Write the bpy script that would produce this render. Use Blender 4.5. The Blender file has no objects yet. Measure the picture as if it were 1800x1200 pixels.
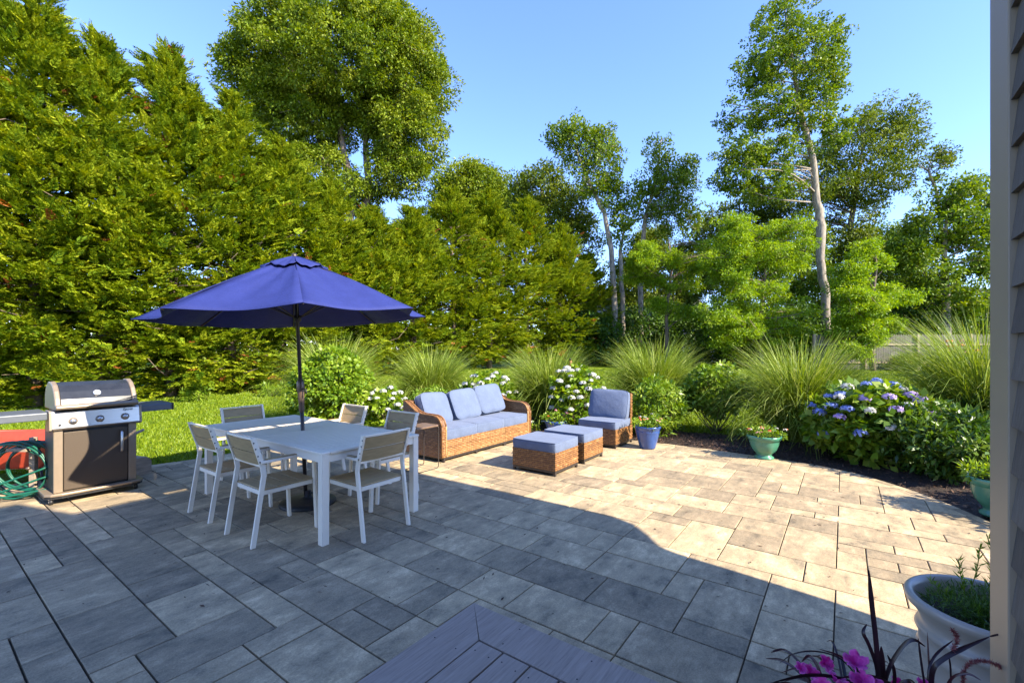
import bpy, math, random
import numpy as np
from mathutils import Vector, Matrix
random.seed(7)
RNG = np.random.default_rng(11)
S = bpy.context.scene
C = S.collection
R = math.radians
PI = math.pi
# ------------------------------------------------------------------ camera, light, exposure
EYE = 1.56
FPX = 799.0
HOR = 616.0
cd = bpy.data.cameras.new('camera'); cam = bpy.data.objects.new('camera', cd); C.objects.link(cam)
cam.location = (0, 0, EYE); cam.rotation_euler = (R(90), 0, 0)
cd.sensor_width = 36; cd.lens = FPX / 1800 * 36; cd.shift_y = (HOR - 600) / 1800
cd.clip_start = 0.05; cd.clip_end = 900
S.camera = cam
SUN = Vector((.834, -.552, math.tan(R(35)))).normalized()
w = bpy.data.worlds.new('World'); S.world = w; w.use_nodes = True
nt = w.node_tree; bg = nt.nodes['Background']
sky = nt.nodes.new('ShaderNodeTexSky'); sky.sky_type = 'NISHITA'; sky.sun_disc = False
sky.sun_elevation = R(35); sky.sun_rotation = math.atan2(SUN.x, SUN.y)
sky.air_density = 1.0; sky.dust_density = .05; sky.ozone_density = 3.4
tintn = nt.nodes.new('ShaderNodeMix'); tintn.data_type = 'RGBA'; tintn.blend_type = 'MULTIPLY'; tintn.inputs[0].default_value = 1; tintn.inputs[7].default_value = (.66, .70, .93, 1)
nt.links.new(sky.outputs[0], tintn.inputs[6]); nt.links.new(tintn.outputs[2], bg.inputs[0]); bg.inputs[1].default_value = .135
sl = bpy.data.lights.new('sun', 'SUN'); sl.energy = 3.8; sl.angle = R(.5); sl.color = (1, .90, .73)
so = bpy.data.objects.new('sun', sl); C.objects.link(so)
so.rotation_euler = SUN.to_track_quat('Z', 'Y').to_euler()
S.view_settings.view_transform = 'Standard'; S.view_settings.look = 'None'
S.view_settings.gamma = 1; S.view_settings.use_curve_mapping = False
S.view_settings.exposure = 2.1
S.cycles.max_bounces = 6; S.cycles.transparent_max_bounces = 6
TH = math.atan2(.808, .59)          # direction of the paving, the furniture and the house wall
U2 = np.array([math.cos(TH), math.sin(TH)]); A2 = np.array([-math.sin(TH), math.cos(TH)])

def ground_z(x, y):
    t = np.clip((np.asarray(y, float) - 9.2) / 14.0, 0, 1)
    return .62 * t * t * (3 - 2 * t) - .03
def gp(px, py, z=0.0):              # ground point seen at a pixel of the photograph
    Y = (EYE - z) * FPX / (py - HOR)
    return (Y * (px - 900) / FPX, Y)
def at(px, py, Y):
    return Vector(((px - 900) / FPX * Y, Y, EYE - (py - HOR) / FPX * Y))
# ------------------------------------------------------------------ objects
def prop(o, label=None, cat=None, group=None, kind=None):
    if label: o['label'] = label
    if cat: o['category'] = cat
    if group: o['group'] = group
    if kind: o['kind'] = kind
    return o
def thing(name, label, cat, loc=(0, 0, 0), rz=0.0, group=None):
    o = bpy.data.objects.new(name, None); C.objects.link(o); o.empty_display_size = .1
    o.location = loc; o.rotation_euler = (0, 0, rz)
    return prop(o, label, cat, group)
def mesh(name, V, F, mat, parent=None, smooth=False, tint=None, bevel=0, mats=None, midx=None, world=False):
    me = bpy.data.meshes.new(name)
    V = np.asarray(V, dtype=np.float32).reshape(-1, 3)
    if isinstance(F, np.ndarray) and F.ndim == 2:
        n, k = F.shape
        me.vertices.add(len(V)); me.vertices.foreach_set('co', V.ravel())
        me.loops.add(n * k); me.loops.foreach_set('vertex_index', F.ravel().astype(np.int32))
        me.polygons.add(n); me.polygons.foreach_set('loop_start', (np.arange(n) * k).astype(np.int32))
        me.polygons.foreach_set('loop_total', np.full(n, k, dtype=np.int32))
    else:
        me.from_pydata([tuple(map(float, v)) for v in V], [], [tuple(map(int, f)) for f in F])
    me.update(calc_edges=True)
    if tint is not None:
        a = me.attributes.new('tint', 'FLOAT', 'FACE'); a.data.foreach_set('value', np.asarray(tint, dtype=np.float32))
    if smooth: me.polygons.foreach_set('use_smooth', np.ones(len(me.polygons), dtype=bool))
    for m in (mats or [mat]): me.materials.append(m)
    if midx is not None: me.polygons.foreach_set('material_index', np.asarray(midx, dtype=np.int32))
    me.validate()
    o = bpy.data.objects.new(name, me); C.objects.link(o)
    if parent: o.parent = parent
    if bevel:
        b = o.modifiers.new('bevel', 'BEVEL'); b.width = bevel; b.segments = 2; b.limit_method = 'ANGLE'; b.angle_limit = R(40)
    return o
class MB:
    def __init__(s): s.V = []; s.F = []; s.n = 0; s.T = []
    def add(s, V, F, t=None):
        s.V += [tuple(v) for v in V]; s.F += [tuple(i + s.n for i in f) for f in F]; s.n += len(V)
        s.T += [random.random() if t is None else t] * len(F); return s
    def box(s, c, d, M=None, t=None):
        x, y, z = [q / 2 for q in d]; c = Vector(c)
        P = [Vector(p) for p in ((-x,-y,-z),(x,-y,-z),(x,y,-z),(-x,y,-z),(-x,-y,z),(x,-y,z),(x,y,z),(-x,y,z))]
        P = [(M @ p if M else p) + c for p in P]
        return s.add(P, [(0,3,2,1),(4,5,6,7),(0,1,5,4),(1,2,6,5),(2,3,7,6),(3,0,4,7)], t)
    def span(s, a, b, t=None):
        a = Vector(a); b = Vector(b)
        return s.box((a + b) / 2, [abs(q) for q in (b - a)], None, t)
    def bar(s, a, b, w, d, side=(0, 0, 1), t=None):      # square bar from a to b
        a = Vector(a); b = Vector(b); z = (b - a); L = z.length; z.normalize()
        sd = Vector(side)
        if abs(sd.dot(z)) > .95: sd = Vector((1, 0, 0))
        x = sd.cross(z).normalized(); y = z.cross(x)
        return s.box((a + b) / 2, (w, d, L), Matrix((x, y, z)).transposed(), t)
    def tube(s, P, r, n=8, cap=True, t=None):
        P = [Vector(p) for p in P]; rr = r if hasattr(r, '__len__') else [r] * len(P)
        V = []; F = []; x = None
        for i, p in enumerate(P):
            d = (P[min(i + 1, len(P) - 1)] - P[max(i - 1, 0)]).normalized()
            if x is None: x = d.orthogonal().normalized()
            else:
                x = (x - d * x.dot(d))
                x = x.normalized() if x.length > 1e-6 else d.orthogonal().normalized()
            y = d.cross(x)
            for k in range(n):
                q = 2 * PI * k / n; V.append(p + (x * math.cos(q) + y * math.sin(q)) * rr[i])
        for i in range(len(P) - 1):
            for k in range(n):
                F.append((i*n+k, i*n+(k+1) % n, (i+1)*n+(k+1) % n, (i+1)*n+k))
        if cap: F += [tuple(range(n))[::-1], tuple(range((len(P)-1)*n, len(P)*n))]
        return s.add(V, F, t)
    def lathe(s, prof, c=(0, 0, 0), n=40, t=None):
        V = []; F = []
        for r, z in prof:
            for k in range(n):
                q = 2 * PI * k / n; V.append((c[0] + r * math.cos(q), c[1] + r * math.sin(q), c[2] + z))
        for i in range(len(prof) - 1):
            for k in range(n): F.append((i*n+k, i*n+(k+1) % n, (i+1)*n+(k+1) % n, (i+1)*n+k))
        return s.add(V, F, t)
    def prism(s, poly, y0, y1, axis='y', t=None):
        n = len(poly)
        f = {'y': lambda p, q: (p[0], q, p[1]), 'x': lambda p, q: (q, p[0], p[1]), 'z': lambda p, q: (p[0], p[1], q)}[axis]
        V = [f(p, y0) for p in poly] + [f(p, y1) for p in poly]
        F = [tuple(range(n)), tuple(range(n, 2*n))[::-1]] + [(i, i+n, (i+1) % n+n, (i+1) % n) for i in range(n)]
        return s.add(V, F, t)
    def build(s, name, mat, parent=None, smooth=False, bevel=0):
        return mesh(name, s.V, s.F, mat, parent, smooth, s.T, bevel)
def children(o): return [c for c in bpy.data.objects if c.parent == o]
def dup(o, parent=None, keep=None):
    c = o.copy(); C.objects.link(c)
    if parent: c.parent = parent
    for ch in children(o): dup(ch, c)
    return c
# ------------------------------------------------------------------ materials
def new_mat(name):
    m = bpy.data.materials.new(name); m.use_nodes = True
    return m, m.node_tree.nodes, m.node_tree.links, m.node_tree.nodes['Principled BSDF']
def ramp(N, cols, interp='LINEAR'):
    r = N.new('ShaderNodeValToRGB'); e = r.color_ramp; e.interpolation = interp
    while len(e.elements) < len(cols): e.elements.new(.5)
    for k, (p, c) in enumerate(cols): e.elements[k].position = p; e.elements[k].color = (*c, 1)
    return r
def noise(N, L, scale=5, detail=4, coord='Object', stretch=None, rough=.55, rot=None):
    tc = N.new('ShaderNodeTexCoord'); mp = N.new('ShaderNodeMapping'); t = N.new('ShaderNodeTexNoise')
    L.new(tc.outputs[coord], mp.inputs[0]); L.new(mp.outputs[0], t.inputs[0])
    if stretch: mp.inputs['Scale'].default_value = stretch
    if rot is not None: mp.inputs['Rotation'].default_value = (0, 0, rot)
    t.inputs['Scale'].default_value = scale; t.inputs['Detail'].default_value = detail; t.inputs['Roughness'].default_value = rough
    return t
def bump(N, L, B, src, strength=.3, dist=.01):
    b = N.new('ShaderNodeBump'); b.inputs['Strength'].default_value = strength; b.inputs['Distance'].default_value = dist
    L.new(src, b.inputs['Height']); L.new(b.outputs[0], B.inputs['Normal']); return b
def simple(name, col, rough=.5, metal=0, var=.12, scale=14, bmp=.1, spec=.5, stretch=None, coat=0):
    m, N, L, B = new_mat(name)
    t = noise(N, L, scale, 5, stretch=stretch)
    c0 = tuple(q * (1 - var) for q in col); c1 = tuple(min(1, q * (1 + var)) for q in col)
    r = ramp(N, [(.3, c0), (.7, c1)]); L.new(t.outputs[0], r.inputs[0]); L.new(r.outputs[0], B.inputs['Base Color'])
    B.inputs['Roughness'].default_value = rough; B.inputs['Metallic'].default_value = metal
    B.inputs['Specular IOR Level'].default_value = spec; B.inputs['Coat Weight'].default_value = coat
    if bmp: bump(N, L, B, t.outputs[0], bmp, .004)
    return m
def leafmat(name, cols, trans=.3, rough=.5, spec=.3):
    m, N, L, B = new_mat(name)
    a = N.new('ShaderNodeAttribute'); a.attribute_name = 'tint'
    n = len(cols); r = ramp(N, [(i / max(1, n - 1), c) for i, c in enumerate(cols)])
    L.new(a.outputs['Fac'], r.inputs[0]); L.new(r.outputs[0], B.inputs['Base Color'])
    B.inputs['Roughness'].default_value = rough; B.inputs['Specular IOR Level'].default_value = spec
    tr = N.new('ShaderNodeBsdfTranslucent'); hs = N.new('ShaderNodeHueSaturation')
    hs.inputs['Hue'].default_value = .488; hs.inputs['Saturation'].default_value = 1.1; hs.inputs['Value'].default_value = 1.35
    L.new(r.outputs[0], hs.inputs['Color']); L.new(hs.outputs[0], tr.inputs[0])
    mx = N.new('ShaderNodeMixShader'); mx.inputs[0].default_value = trans
    L.new(B.outputs[0], mx.inputs[1]); L.new(tr.outputs[0], mx.inputs[2])
    L.new(mx.outputs[0], N['Material Output'].inputs['Surface'])
    return m
# stone paving: streaks along the long side, every slab its own tone
def paver_mat():
    m, N, L, B = new_mat('concrete_slab')
    a = N.new('ShaderNodeAttribute'); a.attribute_name = 'tint'
    tc = N.new('ShaderNodeTexCoord')
    mp = N.new('ShaderNodeMapping'); mp.inputs['Rotation'].default_value = (0, 0, -TH); L.new(tc.outputs['Object'], mp.inputs[0])
    off = N.new('ShaderNodeVectorMath'); off.operation = 'MULTIPLY_ADD'
    cx = N.new('ShaderNodeCombineXYZ')
    for i in range(3): L.new(a.outputs['Fac'], cx.inputs[i])
    L.new(cx.outputs[0], off.inputs[0]); off.inputs[1].default_value = (37, 53, 71); L.new(mp.outputs[0], off.inputs[2])
    def nz(sc, st, d, ro):
        q = N.new('ShaderNodeMapping'); q.inputs['Scale'].default_value = st; L.new(off.outputs[0], q.inputs[0])
        t = N.new('ShaderNodeTexNoise'); t.inputs['Scale'].default_value = sc; t.inputs['Detail'].default_value = d
        t.inputs['Roughness'].default_value = ro; L.new(q.outputs[0], t.inputs[0]); return t
    streak = nz(5, (1.3, 4.5, 1), 7, .72); blot = nz(3.6, (1, 1.5, 1), 8, .74); grain = nz(110, (1, 1, 1), 4, .8)
    rs = ramp(N, [(.28, (.345, .257, .150)), (.52, (.41, .308, .182)), (.76, (.48, .362, .218))]); L.new(streak.outputs[0], rs.inputs[0])
    rb = ramp(N, [(.32, (.42, .45, .50)), (.44, (.78, .80, .82)), (.54, (.97, .97, .97)), (.66, (1.38, 1.40, 1.42))]); L.new(blot.outputs[0], rb.inputs[0])
    rt = ramp(N, [(0, (.66, .67, .70)), (.5, (.98, .98, .98)), (1, (1.22, 1.21, 1.18))]); L.new(a.outputs['Fac'], rt.inputs[0])
    rg = ramp(N, [(.3, (.70, .70, .70)), (.7, (1.26, 1.26, 1.26))]); L.new(grain.outputs[0], rg.inputs[0])
    def mul(x, y):
        k = N.new('ShaderNodeMix'); k.data_type = 'RGBA'; k.blend_type = 'MULTIPLY'; k.inputs[0].default_value = 1
        L.new(x, k.inputs[6]); L.new(y, k.inputs[7]); return k.outputs[2]
    c = mul(mul(mul(rs.outputs[0], rb.outputs[0]), rt.outputs[0]), rg.outputs[0])
    L.new(c, B.inputs['Base Color']); B.inputs['Roughness'].default_value = .82; B.inputs['Specular IOR Level'].default_value = .3
    bump(N, L, B, grain.outputs[0], .35, .002)
    return m
M = {}
M['paver'] = paver_mat()
M['joint'] = simple('joint_sand', (.042, .031, .021), .95, scale=60)
M['white_metal'] = simple('white_painted_aluminium', (.82, .72, .58), .42, var=.03, scale=6, bmp=.02)
M['taupe'] = simple('taupe_composite_slat', (.36, .25, .12), .6, var=.14, scale=9, stretch=(1, 8, 8), bmp=.08)
M['navy'] = None
M['dark_metal'] = simple('dark_bronze_metal', (.045, .036, .032), .42, .3, .2, 30, .05)
M['bronze'] = simple('brown_bronze_pole', (.13, .085, .06), .4, .35, .15, 20, .03)
M['black'] = simple('black_resin', (.016, .016, .017), .5, 0, .3, 40, .2)
M['steel'] = simple('brushed_steel', (.56, .54, .53), .30, .9, .06, 8, .03, stretch=(1, 1, 40))
M['silver'] = simple('cast_silver_paint', (.26, .20, .14), .42, .35, .06, 20, .04)
M['enamel'] = simple('dark_enamel', (.022, .024, .028), .24, .1, .25, 10, .02, coat=.15)
M['door_brown'] = simple('textured_dark_door', (.065, .045, .028), .6, .1, .35, 160, .4)
M['shelf_grey'] = simple('grey_blue_shelf', (.09, .10, .115), .45, .1, .08, 20, .04)
M['hose'] = simple('green_rubber_hose', (.005, .085, .05), .42, 0, .15, 30, .05)
M['red'] = simple('faded_red_paint', (.34, .04, .016), .5, 0, .15, 12, .05)
M['timber'] = simple('weathered_timber', (.30, .23, .16), .8, 0, .35, 6, .4, stretch=(1, 9, 9))
M['white_paint'] = simple('white_trim_paint', (.29, .22, .15), .5, 0, .025, 5, .02)
M['white_pot'] = simple('white_glazed_resin', (.32, .275, .225), .32, 0, .05, 5, .03)
M['blue_pot'] = simple('blue_glazed_ceramic', (.03, .075, .24), .22, 0, .18, 9, .08, coat=.3)
M['green_pot'] = simple('jade_glazed_ceramic', (.06, .20, .13), .26, 0, .12, 8, .05, coat=.3)
M['soil'] = simple('potting_soil', (.028, .018, .011), .95, 0, .5, 60, .8)
M['cedar'] = simple('copper_torch_wood', (.30, .11, .04), .5, 0, .3, 30, .2)
M['brown_top'] = simple('brown_table_top', (.16, .10, .06), .35, .1, .25, 14, .05)
M['screw'] = simple('screw_head', (.02, .018, .02), .5, .5, .1, 10, 0)
M['gauge'] = simple('gauge_face', (.85, .84, .82), .25, 0, .04, 10, 0)
M['roof'] = simple('asphalt_shingle_roof', (.16, .15, .15), .85, 0, .25, 8, .3)
M['house_white'] = simple('white_clapboard', (.62, .61, .58), .6, 0, .06, 4, .05)
M['glass'] = simple('window_glass', (.03, .04, .05), .08, 0, .2, 2, 0)

def cloth(name, col, weave=900, var=.1, rough=.85, trans=0, sheen=.15):
    m, N, L, B = new_mat(name)
    t = noise(N, L, 7, 6); f = noise(N, L, weave, 2)
    r = ramp(N, [(.3, tuple(q*(1-var) for q in col)), (.7, tuple(q*(1+var) for q in col))]); L.new(t.outputs[0], r.inputs[0])
    k = N.new('ShaderNodeMix'); k.data_type = 'RGBA'; k.blend_type = 'MULTIPLY'; k.inputs[0].default_value = .5
    r2 = ramp(N, [(.35, (.7, .7, .72)), (.65, (1.2, 1.2, 1.2))]); L.new(f.outputs[0], r2.inputs[0])
    L.new(r.outputs[0], k.inputs[6]); L.new(r2.outputs[0], k.inputs[7]); L.new(k.outputs[2], B.inputs['Base Color'])
    B.inputs['Roughness'].default_value = rough; B.inputs['Sheen Weight'].default_value = sheen; B.inputs['Specular IOR Level'].default_value = .2
    w_ = noise(N, L, 22, 4); ad = N.new('ShaderNodeMath'); ad.operation = 'MULTIPLY_ADD'; ad.inputs[1].default_value = .15
    L.new(f.outputs[0], ad.inputs[0]); L.new(w_.outputs[0], ad.inputs[2])
    bump(N, L, B, ad.outputs[0], .35, .012)
    if trans:
        tr = N.new('ShaderNodeBsdfTranslucent'); L.new(k.outputs[2], tr.inputs[0]); mx = N.new('ShaderNodeMixShader'); mx.inputs[0].default_value = trans
        L.new(B.outputs[0], mx.inputs[1]); L.new(tr.outputs[0], mx.inputs[2]); L.new(mx.outputs[0], N['Material Output'].inputs['Surface'])
    return m
M['cushion'] = cloth('slate_blue_cushion', (.10, .130, .205))
M['navy'] = cloth('royal_navy_canvas', (.024, .034, .155), 700, .08, .7, .10, 0)
def wicker_mat():
    m, N, L, B = new_mat('honey_wicker')
    a = N.new('ShaderNodeAttribute'); a.attribute_name = 'tint'
    r = ramp(N, [(0, (.035, .012, .004)), (.38, (.135, .055, .015)), (.75, (.25, .12, .036)), (1, (.40, .23, .095))])
    t = noise(N, L, 60, 3); ad = N.new('ShaderNodeMath'); ad.operation = 'MULTIPLY_ADD'; ad.inputs[1].default_value = .45; ad.inputs[2].default_value = -.2
    s2 = N.new('ShaderNodeMath'); s2.operation = 'ADD'
    L.new(t.outputs[0], ad.inputs[0]); L.new(ad.outputs[0], s2.inputs[0]); L.new(a.outputs['Fac'], s2.inputs[1])
    L.new(s2.outputs[0], r.inputs[0]); L.new(r.outputs[0], B.inputs['Base Color'])
    B.inputs['Roughness'].default_value = .5; bump(N, L, B, t.outputs[0], .3, .002)
    return m
M['wicker'] = wicker_mat()
def wood_deck():
    m, N, L, B = new_mat('grey_violet_composite')
    a = N.new('ShaderNodeAttribute'); a.attribute_name = 'tint'
    tc = N.new('ShaderNodeTexCoord'); cx = N.new('ShaderNodeCombineXYZ')
    for i in range(3): L.new(a.outputs['Fac'], cx.inputs[i])
    off = N.new('ShaderNodeVectorMath'); off.operation = 'MULTIPLY_ADD'; L.new(cx.outputs[0], off.inputs[0]); off.inputs[1].default_value = (31, 47, 5); L.new(tc.outputs['Object'], off.inputs[2])
    mp = N.new('ShaderNodeMapping'); L.new(off.outputs[0], mp.inputs[0]); mp.inputs['Scale'].default_value = (1.2, 22, 22)
    t = N.new('ShaderNodeTexNoise'); t.inputs['Scale'].default_value = 4; t.inputs['Detail'].default_value = 8; t.inputs['Roughness'].default_value = .7; L.new(mp.outputs[0], t.inputs[0])
    r = ramp(N, [(.25, (.16, .118, .09)), (.45, (.28, .21, .16)), (.62, (.35, .265, .205)), (.8, (.44, .34, .265))]); L.new(t.outputs[0], r.inputs[0])
    L.new(r.outputs[0], B.inputs['Base Color']); B.inputs['Roughness'].default_value = .62
    bump(N, L, B, t.outputs[0], .4, .003); return m
M['deck'] = wood_deck()
def shingle_mat():
    m, N, L, B = new_mat('grey_cedar_shingle')
    a = N.new('ShaderNodeAttribute'); a.attribute_name = 'tint'
    t = noise(N, L, 9, 7, stretch=(14, 14, 1), rough=.7)
    ad = N.new('ShaderNodeMath'); ad.operation = 'MULTIPLY_ADD'; ad.inputs[1].default_value = .35; L.new(a.outputs['Fac'], ad.inputs[0]); L.new(t.outputs[0], ad.inputs[2])
    r = ramp(N, [(.3, (.055, .045, .036)), (.65, (.10, .08, .062)), (.95, (.15, .125, .10))]); L.new(ad.outputs[0], r.inputs[0])
    L.new(r.outputs[0], B.inputs['Base Color']); B.inputs['Roughness'].default_value = .85; bump(N, L, B, t.outputs[0], .5, .003); return m
M['shingle'] = shingle_mat()
def ground_mat():
    m, N, L, B = new_mat('lawn_turf')
    t = noise(N, L, .9, 5); f = noise(N, L, 45, 6, rough=.75)
    r = ramp(N, [(.35, (.09, .14, .006)), (.65, (.18, .24, .010))]); L.new(t.outputs[0], r.inputs[0])
    r2 = ramp(N, [(.3, (.35, .38, .3)), (.5, (.95, .95, .9)), (.7, (1.4, 1.35, 1.2))]); L.new(f.outputs[0], r2.inputs[0])
    k = N.new('ShaderNodeMix'); k.data_type = 'RGBA'; k.blend_type = 'MULTIPLY'; k.inputs[0].default_value = 1
    L.new(r.outputs[0], k.inputs[6]); L.new(r2.outputs[0], k.inputs[7]); L.new(k.outputs[2], B.inputs['Base Color'])
    B.inputs['Roughness'].default_value = .9; B.inputs['Specular IOR Level'].default_value = .1; bump(N, L, B, f.outputs[0], 1, .04); return m
M['lawn'] = ground_mat()
def mulch_mat():
    m, N, L, B = new_mat('bark_mulch')
    f = noise(N, L, 55, 6, rough=.8)
    r = ramp(N, [(.3, (.008, .006, .005)), (.55, (.04, .024, .016)), (.75, (.11, .06, .038))]); L.new(f.outputs[0], r.inputs[0])
    L.new(r.outputs[0], B.inputs['Base Color']); B.inputs['Roughness'].default_value = .9; bump(N, L, B, f.outputs[0], 1, .03); return m
M['mulch'] = mulch_mat()
M['chips'] = leafmat('bark_chip', [(.012, .008, .006), (.04, .022, .015), (.085, .045, .028), (.17, .10, .065)], .0, .8)
M['grass_blade'] = leafmat('grass_blade', [(.06, .11, .004), (.12, .19, .006), (.18, .25, .008), (.25, .30, .02)], .35)
M['cypress'] = leafmat('cypress_spray', [(.04, .088, .004), (.12, .18, .006), (.215, .265, .009), (.32, .34, .015)], .28, .65, .12)
M['deadspray'] = leafmat('dead_cypress_spray', [(.18, .05, .012), (.30, .10, .025), (.36, .17, .05)], .2, .8, .1)
M['oak_leaf'] = leafmat('oak_leaf', [(.07, .12, .008), (.12, .18, .010), (.175, .23, .014), (.23, .27, .03)], .3, .55, .2)
M['dark_leaf'] = leafmat('dark_oak_leaf', [(.05, .09, .008), (.085, .13, .010), (.12, .165, .014), (.16, .20, .025)], .28, .55, .2)
M['poplar_leaf'] = leafmat('poplar_leaf', [(.055, .11, .008), (.095, .165, .010), (.14, .21, .014), (.20, .26, .025)], .32, .5, .25)
M['locust_leaf'] = leafmat('locust_leaf', [(.10, .18, .008), (.16, .27, .010), (.22, .33, .012), (.29, .38, .02)], .4, .5, .3)
M['under_leaf'] = leafmat('understorey_leaf', [(.02, .055, .006), (.045, .10, .008), (.085, .15, .012)], .25, .5, .3)
M['grass_plume'] = leafmat('maiden_grass', [(.08, .14, .012), (.15, .22, .02), (.24, .31, .04), (.38, .40, .12)], .3, .5, .35)
M['shrub_bright'] = leafmat('bright_shrub_leaf', [(.08, .16, .010), (.14, .24, .012), (.21, .31, .02), (.28, .36, .04)], .38, .42, .4)
M['shrub_mid'] = leafmat('mid_shrub_leaf', [(.06, .13, .008), (.11, .20, .012), (.17, .27, .02), (.25, .33, .04)], .3, .42, .4)
M['shrub_dark'] = leafmat('dark_shrub_leaf', [(.025, .07, .008), (.05, .11, .010), (.085, .16, .015), (.14, .21, .03)], .25, .4, .45)
M['white_bloom'] = leafmat('white_hydrangea', [(.40, .40, .36), (.52, .52, .48), (.60, .60, .60)], .2, .6, .2)
M['blue_bloom'] = leafmat('blue_hydrangea', [(.09, .13, .42), (.15, .21, .55), (.24, .31, .62), (.42, .46, .66)], .2, .6, .2)
M['violet_bloom'] = leafmat('violet_hydrangea', [(.28, .20, .48), (.40, .30, .58), (.55, .44, .62)], .2, .6, .2)
M['pink_bloom'] = leafmat('pink_bloom', [(.60, .10, .14), (.72, .28, .30), (.80, .55, .50)], .2, .6, .2)
M['red_bloom'] = leafmat('coral_bloom', [(.62, .04, .02), (.75, .16, .06), (.78, .34, .2)], .2, .6, .2)
M['petunia'] = leafmat('petunia_petal', [(.40, .02, .20), (.55, .04, .30), (.68, .15, .42)], .3, .5, .3)
M['purple_blade'] = leafmat('purple_grass_blade', [(.012, .005, .008), (.03, .008, .012), (.06, .014, .018)], .15, .3, .5)
M['plume'] = leafmat('fountain_plume', [(.14, .03, .04), (.25, .07, .07), (.35, .14, .12)], .2, .8, .2)
def bark(name, c0, c1, sc=5):
    m, N, L, B = new_mat(name); t = noise(N, L, sc, 7, stretch=(2, 2, .6), rough=.7)
    r = ramp(N, [(.32, c0), (.6, c1)]); L.new(t.outputs[0], r.inputs[0]); L.new(r.outputs[0], B.inputs['Base Color'])
    B.inputs['Roughness'].default_value = .9; bump(N, L, B, t.outputs[0], .8, .03); return m
M['bark_pale'] = bark('pale_poplar_bark', (.10, .08, .065), (.30, .25, .19))
M['bark_brown'] = bark('brown_bark', (.055, .04, .03), (.19, .135, .095))
M['bark_oak'] = bark('oak_bark', (.06, .045, .035), (.22, .17, .13))
# ------------------------------------------------------------------ foliage tools (numpy)
def unit(v): return v / np.maximum(np.linalg.norm(v, axis=-1, keepdims=True), 1e-9)
def rand_dirs(n): return unit(RNG.normal(size=(n, 3)))
def leaves(P, D, Nn, L, W, fold=.15):
    """folded kites: base, side, tip, side -> vertices (n*4,3) and quads"""
    n = len(P); L = np.broadcast_to(np.asarray(L, float), (n,))[:, None]; W = np.broadcast_to(np.asarray(W, float), (n,))[:, None]
    D = unit(D); Sd = unit(np.cross(D, Nn)); Nn = np.cross(Sd, D)
    V = np.stack([P, P + D*L*.42 + Sd*W*.5 + Nn*W*fold, P + D*L, P + D*L*.42 - Sd*W*.5 + Nn*W*fold], 1).reshape(-1, 3)
    return V, np.arange(n*4).reshape(n, 4)
class Cloud:
    def __init__(s): s.V = []; s.F = []; s.T = []; s.M = []; s.n = 0
    def add(s, V, F, T, mi=0):
        s.V.append(V); s.F.append(F + s.n); s.T.append(np.broadcast_to(T, (len(F),))); s.M.append(np.full(len(F), mi)); s.n += len(V)
    def build(s, name, mats, parent=None, smooth=False):
        mats = mats if isinstance(mats, list) else [mats]
        return mesh(name, np.concatenate(s.V), np.concatenate(s.F), None, parent, smooth, np.concatenate(s.T), mats=mats, midx=np.concatenate(s.M))
def tube_np(B, P, r, n=6): B.tube([Vector(p) for p in P], list(r), n, True)
def bent(p0, p1, sag=.12, k=5, up=.0):
    p0 = np.array(p0, float); p1 = np.array(p1, float); L = np.linalg.norm(p1 - p0)
    t = np.linspace(0, 1, k)[:, None]; off = RNG.normal(size=3) * sag * L * .5
    P = p0 + (p1 - p0) * t + np.sin(t * PI) * (off + np.array([0, 0, up * L]))
    return P
def crown_leaves(cl, centres, radii, per, L, W, flat=.6, tone=.55, hang=.3, mi=0):
    """leaf clumps; every clump has its own natural tone (species variation), leaves point out and down"""
    for c, r in zip(centres, radii):
        k = int(per * RNG.uniform(.7, 1.3)); d = rand_dirs(k); rad = RNG.uniform(.25, 1, (k, 1)) ** .6
        P = c + d * rad * r * np.array([1, 1, flat])
        D = d + RNG.normal(size=(k, 3)) * .6 + np.array([0, 0, -hang])
        Nn = rand_dirs(k) + np.array([0, 0, 1.1])
        V, F = leaves(P, D, Nn, L * RNG.uniform(.7, 1.25, k), W * RNG.uniform(.7, 1.25, k))
        cl.add(V, F, np.clip(RNG.normal(.5 + RNG.normal() * tone * .4, .22, k), 0, 1), mi)
def pts_in(blobs, n, shell=.35):
    wt = np.array([b[3] * b[4] * b[5] for b in blobs]) ** (2/3); wt /= wt.sum(); out = []
    for b, k in zip(blobs, RNG.multinomial(n, wt)):
        d = rand_dirs(k); rad = RNG.uniform(shell, 1, (k, 1)) ** .5
        out.append(np.array(b[:3]) + d * rad * np.array(b[3:6]))
    return np.concatenate(out)
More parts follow.
